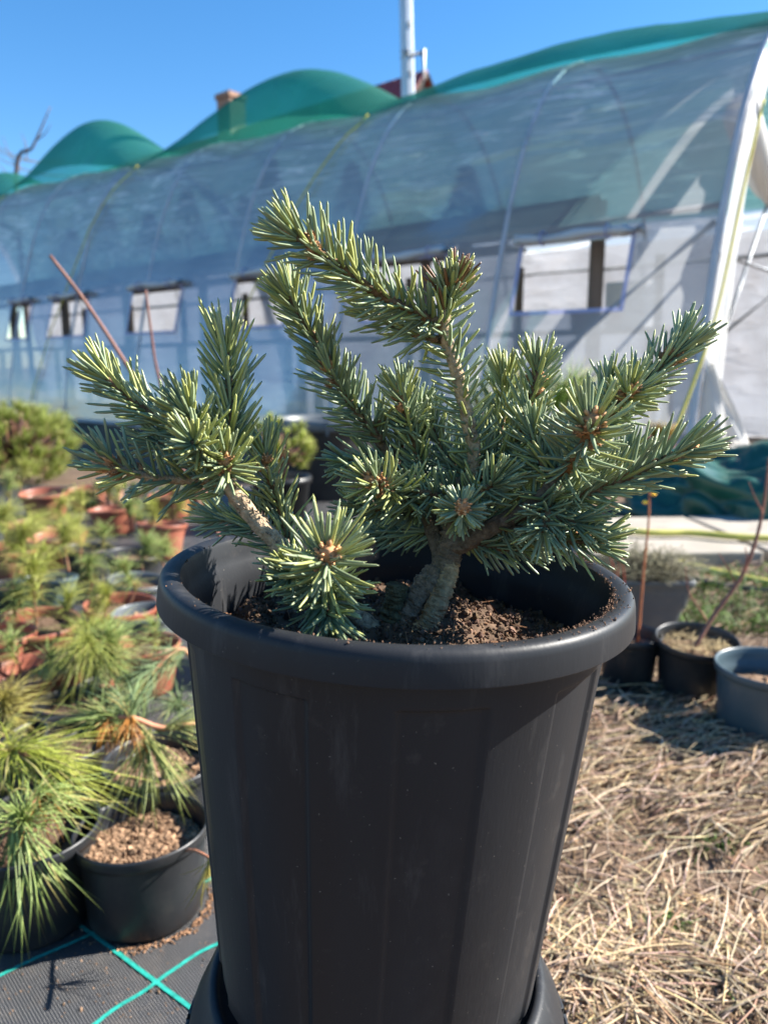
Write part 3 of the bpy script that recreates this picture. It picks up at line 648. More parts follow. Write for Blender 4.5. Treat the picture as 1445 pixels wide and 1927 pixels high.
mb.add(V, Fc)
def add_uv(o, UV):
    me = o.data; lay = me.uv_layers.new(name='UVMap'); vi = np.empty(len(me.loops), dtype=np.int32); me.loops.foreach_get('vertex_index', vi)
    lay.data.foreach_set('uv', np.array(UV, dtype=np.float32)[vi].ravel())
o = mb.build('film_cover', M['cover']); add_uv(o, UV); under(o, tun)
# hoops
for k in range(10):
    mb = MB(); P = [tw(1.6 * k, *((lambda q: (q.x, q.z))(prof_at(t)))) for t in np.linspace(0, al[-1], 46)]
    ctr = tw(1.6 * k, 1.7, 1.2)
    P = [p + (ctr - p).normalized() * .008 for p in P]
    tube(mb, P, .02 if k else .026, 8); under(mb.build('hoop', M['hoop']), tun)
# rails inside: ridge, purlins, the brace at the near end
def pipe(name, a, b, r=.018, m='steel', parent=tun):
    mb = MB(); tube(mb, [a, a.lerp(b, .5), b], r, 8); return under(mb.build(name, M[m]), parent)
pipe('purlin', tw(0, .40, 1.72), tw(LT, .40, 1.72), .022); pipe('purlin', tw(0, 1.7, 3.08), tw(LT, 1.7, 3.08)); pipe('purlin', tw(0, 3.0, 1.72), tw(LT, 3.0, 1.72), .022)
pipe('brace', tw(.06, .38, 1.62), tw(1.15, .22, .70), .022); pipe('brace', tw(.06, 3.02, 1.62), tw(1.6, 3.25, .4), .022)
pipe('cross_bar', tw(.04, .3, 1.42), tw(.04, 3.1, 1.42), .014)
pipe('brace', tw(.05, .55, .75), tw(.05, 1.5, 1.95), .012)
pipe('ground_rail', tw(0, -.02, .03), tw(LT, -.02, .03), .03)
for k in range(1, 9):
    mb = MB(); c_ = tw(1.6 * k - .62, .62, 0); box(mb, c_.x, c_.y, .95, .09, .09, 1.9); under(mb.build('timber_post', M['wood'], smooth=False), tun)
    mb = MB(); c_ = tw(1.6 * k - .2, 2.9, 0); box(mb, c_.x, c_.y, .9, .08, .08, 1.8); under(mb.build('timber_post', M['wood'], smooth=False), tun)
RZ = math.atan2(AX.y, AX.x)
def along(name, s0, s1, u, h, du, dh, m='wood', parent=tun):
    mb = MB(); c_ = (b0 + AX * ((s0 + s1) / 2) + NN * u + Vector((0, 0, h)))
    box(mb, 0, 0, 0, s1 - s0, du, dh, Matrix.Translation(c_) @ Matrix.Rotation(RZ, 4, 'Z')); return under(mb.build(name, M[m], smooth=False), parent)
along('top_board', 1.0, LT, .66, 1.83, .03, .24)
# windows: taped frame and the rolled flap above
for (a, b) in WIN:
    wn_ = MB(); e = .03
    def quad(s0, s1, ta, tb, mbx, off=.012):
        V = [cover_pt(s0, ta, off), cover_pt(s1, ta, off), cover_pt(s1, tb, off), cover_pt(s0, tb, off)]; mbx.add(V, [(0, 1, 2, 3)])
    quad(a - e, b + e, t0w - e, t0w, wn_); quad(a - e, b + e, t1w, t1w + e, wn_, .013); quad(a - e, a, t0w, t1w, wn_); quad(b, b + e, t0w, t1w, wn_)
    w_o = under(wn_.build('window', M['tape'], smooth=False), tun)
    mb = MB(); P = [cover_pt(s, t1w + .035 + .012 * math.sin(s * 9), .04) for s in np.linspace(a - .08, b + .06, 9)]
    tube(mb, P, [.034 + .008 * math.sin(i * 1.9) for i in range(9)], 9); fl = under(mb.build('rolled_flap', M['whitesheet']), tun); fl.parent = w_o; fl.matrix_parent_inverse = tun.matrix_basis.inverted() if False else Matrix.Identity(4)
    for q in (.2, .8):
        mb = MB(); s_ = a + (b - a) * q; P = [cover_pt(s_, t1w + .035 + .05 * math.cos(x), .04 + .05 * math.sin(x)) for x in np.linspace(0, 6.283, 10)]; tube(mb, P, .007, 5, cap=False)
        ti = mb.build('flap_tie', M['tape'], w_o); ti.matrix_parent_inverse = Matrix.Identity(4)
# end of the tunnel: a strip of film wrapped round the end hoop, gathered into a bundle near the ground
mb = MB(); V = []; UV = []; nn_ = 50; mm = 10
for i in range(nn_ + 1):
    t = .62 + (t_of_h(2.95) - .62) * i / nn_; p = prof_at(t)
    wd = .17 + .07 * sstep(2.6, 1.0, p.z) - .13 * sstep(2.2, 2.95, p.z) + .018 * math.sin(p.z * 9) + .012 * math.sin(p.z * 21)
    for j in range(mm + 1):
        q = wd * j / mm
        wv = .02 * math.sin(q * 40 + p.z * 3) * (j / mm)
        V.append(tw(-.035 - .03 * (j / mm) + wv * .6, p.x + q + .005, p.z)); UV.append((q, t))
mb.add(V, [(i * (mm + 1) + j, i * (mm + 1) + j + 1, (i + 1) * (mm + 1) + j + 1, (i + 1) * (mm + 1) + j) for i in range(nn_) for j in range(mm)])
o = mb.build('end_strip', M['whitesheet']); add_uv(o, UV); under(o, tun)
mb = MB(); V = []; UV = []; nn_ = 30; mm = 26       # gathered skirt of sheet
for i in range(nn_ + 1):
    f = i / nn_
    for j in range(mm + 1):
        g = j / mm; h = .76 - f * .58 + .05 * math.sin(g * 5) * f - .10 * g * (1 - f) * 1.4
        u = .09 + g * (.08 + .62 * f ** .8); fold = (.05 * math.sin(g * 19 + f * 2) + .03 * math.sin(g * 43)) * (.3 + .7 * f)
        V.append(tw(-.06 - .12 * f * math.sin(g * 3.0) + fold, u, h)); UV.append((u, h))
mb.add(V, [(i * (mm + 1) + j, i * (mm + 1) + j + 1, (i + 1) * (mm + 1) + j + 1, (i + 1) * (mm + 1) + j) for i in range(nn_) for j in range(mm)])
o = mb.build('gathered_skirt', M['whitesheet']); add_uv(o, UV); under(o, tun)
mb = MB(); V = []; nn_ = 24; mm = 20               # rolled-up door hanging in the arch
for i in range(nn_ + 1):
    f = i / nn_
    for j in range(mm + 1):
        g = j / mm; a = f * 5.2; rr = .16 * (1 - .35 * f)
        V.append(tw(.03 + rr * math.cos(a) * .8, .66 + g * 1.95, 2.30 - .34 * math.sin(math.pi * g) + rr * math.sin(a) - .0))
mb.add(V, [(i * (mm + 1) + j, i * (mm + 1) + j + 1, (i + 1) * (mm + 1) + j + 1, (i + 1) * (mm + 1) + j) for i in range(nn_) for j in range(mm)])
under(mb.build('rolled_door', M['whitesheet']), tun)
mb = MB(); V = []; UV = []; nl_ = 60                   # pale liner hung on the sunny side, seen through the windows and the doorway
for i in range(nl_ + 1):
    for j in range(13):
        t = al[-1] - .02 - t_of_h(1.9) * j / 12; p = prof_at(t); s_ = .02 + (LT - .1) * i / nl_
        V.append(tw(s_, p.x - .07 - .03 * math.sin(s_ * 5 + j) * (j < 12), p.z + .004)); UV.append((s_, t))
mb.add(V, [(i * 13 + j, i * 13 + j + 1, (i + 1) * 13 + j + 1, (i + 1) * 13 + j) for i in range(nl_) for j in range(12)])
o = mb.build('inner_liner', M['liner']); add_uv(o, UV); under(o, tun)

# green shade net thrown over the crown, tied down at intervals so that it billows between the ties
TIES = [-.12, 3.62, 7.6, 11.5, 15.0]
net = empty('shade_net', tw(6, 1.7, 3.2), 'translucent green shade net billowing over the crown of the polytunnel', 'shade net')
AMP = [.20, .68, .80, .45]
mb = MB(); V = []; UV = []; ns = 200; nv = 46
tA = al[-1] * .5 - .78; tB = al[-1] * .5 + 1.75
for i in range(ns + 1):
    s = -.12 + 15.1 * i / ns
    k = max(0, min(3, sum(1 for q in TIES[1:-1] if s >= q))); f = (s - TIES[k]) / (TIES[k + 1] - TIES[k])
    skew = {0: 1.0, 1: .92, 2: 1.25, 3: 1}[k]; bl = AMP[k] * math.sin(math.pi * f ** skew) ** 1.25
    edge = math.sin(math.pi * f) ** .8
    for j in range(nv + 1):
        g = j / nv; t = tA + .16 * edge + (tB - tA - .16 * edge) * g
        p = prof_at(t); lift = bl * math.sin(math.pi * min(1, .04 + g * 1.2)) ** .75 if g < .8 else 0
        wr = .012 * noise.noise(Vector((s * 2, t * 3, 2))) + .006 * noise.noise(Vector((s * 7 + t * 5, t * 4, 2)))
        V.append(tw(s, p.x, p.z + .035 + lift + wr)); UV.append((s, t))
mb.add(V, [(i * (nv + 1) + j, (i + 1) * (nv + 1) + j, (i + 1) * (nv + 1) + j + 1, i * (nv + 1) + j + 1) for i in range(ns) for j in range(nv)])
o = mb.build('net', M['net']); add_uv(o, UV); under(o, net)
mb = MB(); V = []; UV = []                            # the flap of net that hangs down at the near end
for i in range(17):
    for j in range(21):
        f = i / 16; t = tA + (tB - tA) * .55 * j / 20; p = prof_at(t)
        V.append(tw(-.13 - .05 * math.sin(f * 3 + j * .4), p.x + .02, p.z + .04 - f * (.12 + .45 * sstep(0, .3, j / 20)))); UV.append((f * .5, t))
mb.add(V, [(i * 21 + j, i * 21 + j + 1, (i + 1) * 21 + j + 1, (i + 1) * 21 + j) for i in range(16) for j in range(20)])
o = mb.build('hanging_flap', M['net']); add_uv(o, UV); under(o, net)

# yellow ropes from the ties
ROPES = [(TIES[1], 1.02, 5.0, 'the tie beside the galvanised pole'), (TIES[2], 1.02, 8.9, 'the valley between two net billows'), (TIES[3], 1.02, 12.4, 'the far end of the polytunnel')]
for (sa, ua, sb, txt) in ROPES:
    mb = MB(); tt = np.linspace(al[-1] * .5 - .72, .25, 26); P = [cover_pt(sa + (sb - sa) * (i / 25), t, .025 + .02 * math.sin(math.pi * i / 25)) for i, t in enumerate(tt)]
    P[0] = P[0] + Vector((0, 0, .02)); tube(mb, P, .0085, 6)
    o = mb.build('yellow_rope', M['rope']); tag(o, 'thin yellow rope slanting down the film from ' + txt, 'rope')
mb = MB(); P = catmull([at(1437, 186, 4.95), at(1404, 330, 4.88), at(1372, 480, 4.80), at(1345, 600, 4.74), at(1312, 700, 4.66), at(1262, 835, 4.50), gnd(1225, 950)], 30); tube(mb, P, .009, 6)
tag(mb.build('yellow_rope', M['rope']), 'taut yellow rope in front of the white end strip down to the ground', 'rope')

# ---- things inside the tunnel
def needle_cloud(mb, c_, rx, rz, n, L_, w, rng, shape='cone', cc=(1, 1, 1)):
    for i in range(n):
        if shape == 'cone':
            f = rng.random() ** .7; r = rx * (1 - f) * math.sqrt(rng.random()) ** .6 + .01; z = rz * f
        else:
            f = rng.uniform(-1, 1); r = rx * math.sqrt(max(0, 1 - f * f)) * rng.random() ** .35; z = rz * (f + 1) / 2
        a = rng.uniform(0, 6.283); p = c_ + Vector((r * math.cos(a), r * math.sin(a), z))
        g = rng.uniform(.5, 1.5)
        strand(mb, p, Vector((math.cos(a) + rng.gauss(0, .4), math.sin(a) + rng.gauss(0, .4), rng.uniform(-.1, 1))), L_ * rng.uniform(.6, 1.3), w, c0=(cc[0] * g, cc[1] * g, cc[2] * g), rings=(0, .5, 1), flat=.3)
rng = random.Random(21)
bench = empty('wooden_bench', tw(6, 1.0, 0), 'long timber bench inside the polytunnel behind its windows', 'bench')
for (u, ) in ((.85,), (1.0,), (1.15,), (1.30,)): along('slat', .5, LT - .6, u, .98, .12, .025, 'wood', bench)
for s in np.arange(.6, LT - .6, 2.0):
    for u in (.86, 1.29): along('leg', s, s + .06, u, .484, .06, .965, 'wood', bench)
for u in (1.0, 1.14, 1.28): along('shelf_plank', 2.0, LT - .6, u, 1.72, .12, .03)
for i, (s, u, h0, rx, rz) in enumerate([(3.9, 1.1, 1.735, .30, .75), (5.0, 1.0, 1.735, .34, .95), (5.7, 1.2, 1.735, .30, .7), (6.6, 1.05, 1.735, .36, .9), (7.5, 1.1, 1.735, .33, .7), (8.5, 1.05, 1.735, .40, .95), (9.6, 1.15, 1.735, .38, .75), (2.5, 1.1, 1.735, .22, .5)]):
    c_ = b0 + AX * s + NN * u + Vector((0, 0, h0)); e = empty('potted_conifer', c_, 'dark bushy conifer standing on the high shelf inside the polytunnel', 'conifer', 'conifers on the shelf inside the polytunnel')
    mb = MB(); lathe(mb, [(.06, 0), (.085, .16), (.09, .16), (.09, .175), (.08, .175), (.075, .15)], 20); mb.build('pot', M['pot_black'], e)
    mb = MB(); tube(mb, [Vector((0, 0, .1)), Vector((0, 0, rz * .9))], [.018, .006], 6); mb.build('trunk', M['wood'], e)
    mb = MB(); needle_cloud(mb, Vector((0, 0, .2)), rx, rz, 900, .075, .010, rng); tag(mb.build('foliage', M['conifer'], e), kind='stuff')
def simple_pot(name, loc, d, h, m, label, cat='flower pot', group=None, soil=True, tilt=(0, 0), soilm='soil', seed=0, rimh=.016, squarish=0, taper=.76, soildepth=.25, crumbs=260):
    """plastic pot: body with inner wall, rolled rim, soil"""
    e = empty(name, loc, label, cat, group); e.rotation_euler = (tilt[0], tilt[1], seed * 1.3)
    r = d / 2; rb = r * taper; rr = random.Random(seed + 100)
    fn = None
    if squarish:
        def fn(q, z, a): return q * (1 / max(abs(math.cos(a)), abs(math.sin(a)))) ** .85 * .9
    mb = MB(); lathe(mb, [(.001, 0), (rb * .95, 0), (rb, .006), (rb + (r * .93 - rb) * .5, h * .5), (r * .93, h - rimh)], 40, fn=fn); mb.build('body', M[m], e)
    mb = MB(); lathe(mb, [(r * .93, h - rimh), (r * .985, h - rimh), (r * .995, h - rimh * .7), (r, h - .003), (r * .99, h), (r * .965, h - .0005), (r * .945, h - .004), (r * .92, h - rimh), (r * .905, h - rimh * 1.9), (r * .88, h - rimh * 2.1), (r * .86, h * .6), (rb * .93, h * .25)], 40, fn=fn); mb.build('rim', M[m], e)
    if soil:
        zs = h * (1 - soildepth); rs = (rb + (r - rb) * (zs / h)) * .9
        mb = MB(); V = []; Fc = []; nr, na = 7, 28
        for i in range(nr + 1):
            for k in range(na):
                a = 2 * math.pi * k / na; q = rs * i / nr; q = fn(q, 0, a) if fn else q
                x, y = q * math.cos(a), q * math.sin(a); V.append(Vector((x, y, zs + .10 * r * noise.noise(Vector((x * 16 + seed, y * 16, 0))))))
        for i in range(nr):
            for k in range(na): k2 = (k + 1) % na; Fc.append((i * na + k, i * na + k2, (i + 1) * na + k2, (i + 1) * na + k))
        mb.add(V, Fc)
        for i in range(crumbs):
            a = rr.uniform(0, 6.28); q = rs * .97 * math.sqrt(rr.random()); x, y = q * math.cos(a), q * math.sin(a); g = rr.uniform(.5, 1.7)
            lump(mb, Vector((x, y, zs + .10 * r * noise.noise(Vector((x * 16 + seed, y * 16, 0))) + .001)), rr.uniform(.0008, .0026) if rr.random() < .93 else rr.uniform(.003, .006), rr, (g, g * .95, g * .9), .7)
        mb.build('soil', M[soilm], e, smooth=False)
    return e
for i, (s, u, dd) in enumerate([(1.28, .98, .17), (1.05, 1.18, .14), (4.35, .95, .16), (6.1, .95, .16), (2.75, 1.0, .15)]):
    simple_pot('terracotta_pot', b0 + AX * s + NN * u + Vector((0, 0, .993)), dd, dd * .95, 'terra', 'terracotta pot on the bench inside the polytunnel', group='terracotta pots on the tunnel bench', seed=i)
mb = MB(); c_ = b0 + AX * .98 + NN * 1.25 + Vector((0, 0, .993)); box(mb, 0, 0, .19, .34, .2, .38, Matrix.Translation(c_) @ Matrix.Rotation(RZ, 4, 'Z'))
o = mb.build('white_box', M['whitesheet'], smooth=False); bv = o.modifiers.new('b', 'BEVEL'); bv.width = .01; tag(o, 'white box standing on the bench behind the nearest tunnel window', 'box')

# ================================================================== HOUSE, POLE, CABLES BEHIND
HA = at(803, 134, 27.0); rl = 20.0
house = empty('house', Vector((HA.x, HA.y, 0)), 'house with red roof and brick chimney behind the polytunnel', 'house')
def hp(s, u, h): return HA + AX * s + NN * u + Vector((0, 0, h))
HW, HD = 2.9, 3.4
mb = MB(); zt = HA.z
V = [hp(.25, -HW, -HD), hp(.25, HW, -HD), hp(rl, HW, -HD), hp(rl, -HW, -HD)]; V += [Vector((v.x, v.y, 0)) for v in V] + [hp(.25, 0, -.08), hp(rl, 0, -.08)]
mb.add(V, [(0, 1, 5, 4), (1, 2, 6, 5), (2, 3, 7, 6), (3, 0, 4, 7), (0, 8, 1), (3, 2, 9)]); under(mb.build('wall', M['wallplaster'], smooth=False), house)
for sg in (-1, 1):
    mb = MB(); n = 44
    for i in range(n):
        s0, s1 = i * rl / n, (i + .93) * rl / n
        for (a, b, up) in ((0, 1.08, .03),):
            V = [hp(s0, sg * HW * 1.1 * q, -HD * 1.1 * q + e) for q in (0, 1) for e in (0, .07)] + [hp(s1, sg * HW * 1.1 * q, -HD * 1.1 * q + e) for q in (0, 1) for e in (0, .07)]
            mb.add(V, [(0, 1, 3, 2), (4, 6, 7, 5), (0, 4, 5, 1), (2, 3, 7, 6), (1, 5, 7, 3), (0, 2, 6, 4)])
    under(mb.build('roof', M['roof'], smooth=False), house)
for sg in (-1, 1):
    mb = MB(); tube(mb, [hp(-.04, 0, -.07), hp(-.04, sg * HW * 1.1, -HD * 1.1 - .07)], .06, 4); under(mb.build('gable_trim', M['wood'], smooth=False), house)
def px_of(p):
    q = p - Vector((0, 0, CAMH)); return CX + F * q.x / (q.y * math.cos(PITCH) - q.z * math.sin(PITCH))
k_ = min(np.arange(0, 40, .05), key=lambda k: abs(px_of(hp(k, 0, 0)) - 437)); cc = hp(k_, 0, 0)
mb = MB(); box(mb, 0, 0, 0, .80, .80, 3.0); chm = mb.build('chimney', M['brick'], smooth=False); zc = at(437, 186, cc.y).z
chm.location = (cc.x, cc.y, zc - 1.5); chm.rotation_euler = (0, 0, RZ); under(chm, house)
mb = MB(); box(mb, 0, 0, .0, .92, .92, .2); cap_ = mb.build('chimney_cap', M['brick'], smooth=False); cap_.location = (0, 0, 1.55); cap_.parent = chm
PB = at(768, 175, 12.5); PT = at(757, -260, 12.5)
pole = empty('utility_pole', Vector((PB.x, PB.y, 0)), 'tall galvanised octagonal steel pole behind the polytunnel', 'pole')
mb = MB(); d_ = (PT - PB).normalized(); tube(mb, [PB - d_ * ((PB.z) / d_.z), PB, PT], [.105, .102, .092], 8); under(mb.build('shaft', M['pole'], smooth=False), pole)
def onpole(y): 
    f = (175 - y) / (175 + 260); return PB.lerp(PT, f)
mb = MB(); q = onpole(100); tube(mb, [q - d_ * .04, q + d_ * .04], .112, 10); under(mb.build('band', M['steel']), pole)
mb = MB(); r1 = at(797, 99, 12.3); r2 = at(799, 172, 12.3); tube(mb, [q, r1], .03, 6); tube(mb, [r1 + Vector((0, 0, .05)), r2 + Vector((0, 0, -.3))], .028, 6); under(mb.build('bracket', M['steel']), pole)
for y in (44, 139):
    mb = MB(); q = onpole(y)
    for i in range(2):
        for j in range(3): lump(mb, q + Vector((.035 + .03 * i, -.098 + .012 * i, .035 * (j - 1))), .013, rng, (1, 1, 1), 1, .02)
    under(mb.build('bolt_glints', M['whitesheet']), pole)  # white material on the bolts paints in small glints
for (a, b, nm) in (((-60, 236), (120, 305), 'upper'), ((-60, 250), (120, 300), 'middle'), ((-60, 262), (150, 330), 'lower')):
    mb = MB(); A_, B_ = at(*a, 17.0), at(*b, 19.0); tube(mb, [A_.lerp(B_, f) + Vector((0, 0, -.25 * math.sin(math.pi * f))) for f in np.linspace(0, 1, 10)], .012, 5)
    tag(mb.build('overhead_cable', M['cable']), 'thin dark %s overhead cable in the sky beyond the far end of the tunnel' % nm, 'cable')
bt = at(30, 340, 16.0); tree = empty('bare_tree', Vector((bt.x, bt.y, 0)), 'leafless thin tree behind the far end of the polytunnel', 'tree')
mb = MB(); tube(mb, catmull([Vector((bt.x, bt.y, 0)), bt, at(62, 275, 16), at(95, 200, 16)], 14), [.06, .008], 7, (.5, .6, .7)); under(mb.build('trunk', M['stem']), tree)
for pts in ([(40, 320), (20, 295), (5, 255)], [(50, 300), (48, 270), (40, 250)], [(70, 262), (85, 250), (96, 232)], [(30, 345), (12, 325), (-10, 300)]):
    mb = MB(); tube(mb, catmull([at(x, y, 16) for x, y in pts], 8), [.016, .004], 5, (.5, .6, .7)); under(mb.build('limb', M['stem']), tree)

# ================================================================== NURSERY POTS AND SEEDLINGS ON THE LEFT
rng = random.Random(31)
FIELD = 'pots crowded on the weed fabric'
def field_pot(px, py, zt, d, m, label, name, group=None, soilm='soil', tilt=(0, 0), seed=0, h=None, **kw):
    c_ = gnd(px, py, zt); h = h or zt - .012
    return simple_pot(name, Vector((c_.x, c_.y, .011)), d, zt - .011, m, label, 'flower pot', group, soilm=soilm, tilt=tilt, seed=seed, **kw)
field_pot(268, 1558, .125, .168, 'pot_black', 'round black pot full of pale gritty soil, no plant, on the weed fabric', 'black_pot', soilm='grit', seed=1, tilt=(R(-2), R(2)), crumbs=3000, soildepth=.22, taper=.86)
field_pot(52, 1552, .135, .175, 'pot_black', 'black pot with long drooping pine needles beside the gritty pot', 'black_pot', soilm='soil', seed=2, crumbs=500, taper=.86)
field_pot(305, 1425, .12, .175, 'pot_black', 'black pot with light brown soil behind the gritty pot', 'black_pot', soilm='grit', seed=3, crumbs=700)
TL, TG = 'terracotta coloured plastic pot among the crowded nursery pots on the fabric', 'terracotta pots of the crowd'
BL, BG = 'dark plastic pot among the crowded nursery pots on the fabric', 'dark pots of the crowd'
for i, (px, py, d, z) in enumerate([(72, 1255, .20, .125), (268, 1212, .165, .115), (222, 1135, .18, .12), (62, 1168, .20, .12), (-20, 1190, .18, .12), (150, 1270, .15, .09), (60, 985, .20, .12), (112, 1005, .20, .12), (300, 985, .18, .14), (85, 925, .22, .13), (165, 918, .20, .12), (215, 955, .2, .12), (10, 1030, .18, .12), (320, 930, .2, .12)]):
    field_pot(px, py, z, d, 'terra', {0: 'large terracotta pot with dark crumbly soil in front of the leaning terracotta pots', 1: 'terracotta pot under the long pine branch beside the large pot', 5: 'low terracotta pot under the mop of drooping needles'}.get(i, TL), 'terracotta_pot', None if i in (0, 1, 5) else TG, seed=20 + i, tilt=(R(rng.uniform(-5, 5)), R(rng.uniform(-5, 5))), crumbs=160)
for i, (px, py, d, z) in enumerate([(140, 1320, .15, .11), (100, 1390, .17, .115), (5, 1385, .15, .12), (160, 1030, .17, .11), (250, 1040, .18, .12), (215, 1290, .15, .10), (190, 1400, .15, .10), (20, 1100, .16, .1)]):
    field_pot(px, py, z, d, 'pot_black', BL, 'dark_pot', BG, seed=50 + i, tilt=(R(rng.uniform(-4, 4)), R(rng.uniform(-4, 4))), crumbs=160)
field_pot(272, 1150, .12, .155, 'pot_grey', 'translucent grey pot with reddish soil beside the terracotta pots', 'grey_pot', seed=70, soilm='grit')
field_pot(85, 1088, .13, .165, 'pot_bluegrey', 'blue grey pot with rounded rim between terracotta pots', 'blue_grey_pot', seed=71, tilt=(R(4), R(-6)), soildepth=.6)
field_pot(250, 1090, .12, .16, 'pot_grey', 'pale grey pot behind the terracotta pots, leaning', 'grey_pot', seed=72, tilt=(R(-4), R(6)))

def tuft(mb, p, d, n, L_, w, rng, cA, cB=None, spread=.9, droop=.35, curl=.26):
    """long-needled pine tuft"""
    d = d.normalized(); u, v = frame_of(d)
    for i in range(n):
        a = rng.uniform(0, 6.283); q = abs(rng.gauss(0, .5)) * spread + .08; g = rng.uniform(.65, 1.35)
        dd = d + (u * math.cos(a) + v * math.sin(a)) * q
        c0 = tuple(g * x for x in cA); c1 = tuple(g * x for x in (cB or cA))
        if rng.random() < .14: c0 = c1 = (g * 1.5, g * 1.15, g * 1.2)
        strand(mb, p + d * rng.uniform(-.25, .08) * L_ * .7, dd, L_ * rng.uniform(.6, 1.1), w, bend=Vector((rng.gauss(0, curl), rng.gauss(0, curl), -droop * rng.uniform(.5, 1.5))), c0=c0, c1=c1, rings=(0, .3, .65, 1), flat=.6)
YG, GG, BGc, BR = (1.35, 1.28, .72), (1.02, 1.15, .95), (.88, 1.05, 1.35), (1.6, .62, .35)
def pine(label, nodes, tufts, group=None, name='pine_seedling', r=(.0035, .0018), stemc=(1.1, 1.0, .8), cat='pine'):
    """nodes: stem points; tufts: (point, direction, n, length, width, colour, spread, droop)"""
    e = empty(name, nodes[0], label, cat, group)
    mb = MB(); tube(mb, catmull(nodes, 12), [r[0], r[1]], 6, stemc, True, .15); under(mb.build('stem', M['stem']), e)
    mb = MB()
    for (p, d, n, L_, w, cA, sprd, drp) in tufts: tuft(mb, p, d, n, L_, w, rng, cA, None, sprd, drp)
    tag(under(mb.build('needles', M['pine']), e), kind='stuff')
    return e
SL, SG = 'young yellow green pine seedling rising from the crowd of nursery pots', 'yellow green pine seedlings in the crowd'
UPV = Vector((0, 0, 1))
# (base px, tip px, depth at base from the pot, needle length, n, colour, radius)
for (bx, by, tx, ty, L_, n, cA) in [
    (25, 1100, 40, 1010, .085, 260, YG), (70, 1180, 62, 1075, .08, 160, YG), (165, 1120, 166, 1062, .055, 130, GG), (240, 1145, 236, 1075, .06, 150, GG),
    (110, 1000, 112, 950, .07, 130, YG), (150, 980, 152, 935, .075, 130, YG), (20, 960, 18, 905, .08, 120, GG), (300, 1000, 290, 955, .07, 130, YG),
    (60, 1040, 62, 985, .075, 130, YG), (235, 985, 240, 955, .07, 150, GG), (330, 985, 336, 950, .06, 90, YG), (140, 1260, 170, 1205, .085, 260, YG), (200, 1290, 205, 1215, .075, 200, GG),
    (40, 1265, 20, 1215, .06, 70, GG), (85, 1300, 95, 1240, .05, 60, GG), (5, 1400, 8, 1325, .06, 110, (1.2, .9, .6)), (300, 1240, 290, 1180, .05, 60, GG), (190, 1040, 196, 1000, .06, 90, GG), (120, 1190, 128, 1130, .06, 90, YG), (40, 935, 45, 880, .08, 140, YG), (130, 1075, 120, 1005, .08, 150, YG), (10, 1060, 5, 975, .09, 170, YG), (200, 960, 205, 915, .08, 130, YG), (270, 1080, 275, 1025, .065, 130, GG), (80, 1130, 85, 1050, .075, 150, YG), (310, 1070, 312, 1030, .06, 110, GG), (30, 1180, 35, 1125, .07, 120, GG), (190, 1180, 200, 1120, .06, 110, YG), (150, 1060, 140, 990, .08, 150, YG)]:
    A_ = gnd(bx, by, .09); B_ = at(tx, ty, A_.y - .01); mid = A_.lerp(B_, .5) + Vector((rng.gauss(0, .008), rng.gauss(0, .008), 0))
    ds = (B_ - A_).normalized() + Vector((rng.gauss(0, .3), rng.gauss(0, .3), .2))
    pine(SL if cA is YG else 'young dark green pine seedling rising from the crowd of nursery pots', [A_, mid, B_], [(B_, ds, int(n * 1.1), L_ * 1.3, .0009, cA, 1.3, .4), (mid.lerp(B_, .5), ds + Vector((rng.gauss(0, .6), rng.gauss(0, .6), -.1)), int(n * .7), L_ * 1.2, .0009, cA, 1.5, .5), (mid, ds + Vector((rng.gauss(0, .8), rng.gauss(0, .8), .2)), int(n * .3), L_, .0009, (1.2, 1.0, .6), 1.5, .5)], SG if cA is YG else 'dark green pine seedlings in the crowd')
# big drooping whorl in the middle of the crowd
A_ = gnd(215, 1270, .1); B_ = at(165, 1215, A_.y - .06)
pine('pine seedling with a wide mop of drooping yellow green needles over terracotta pots', [A_, A_.lerp(B_, .5) + Vector((0, 0, .02)), B_], [(B_, Vector((-.2, -.5, .5)), 330, .11, .0008, YG, 1.6, .7), (A_.lerp(B_, .6), Vector((.3, -.6, .3)), 200, .10, .0008, GG, 1.6, .7)])
# long blue-green branch sweeping to the large pot
A_ = gnd(390, 1300, .1); P1 = at(345, 1222, A_.y - .03); P2 = at(290, 1262, A_.y - .08); P3 = at(232, 1318, A_.y - .13)
tf = [(P1.lerp(P2, f), (P2 - P1) + Vector((rng.gauss(0, .05), rng.gauss(0, .05), .02)), 60, .085, .0009, BGc, 1.2, .35) for f in (.1, .4, .7, 1.0)] + [(P2.lerp(P3, f), (P3 - P2), 70, .09, .0009, GG, 1.1, .35) for f in (.3, .6, 1.0)] + [(at(335, 1330, A_.y - .02), Vector((0, -.3, .5)), 170, .09, .0009, BGc, 1.6, .5)]
pine('pine branch with long blue green needles sweeping out beside the large pot', [A_, P1, P2, P3], tf, r=(.005, .003), stemc=(1.6, 1.5, 1.0))
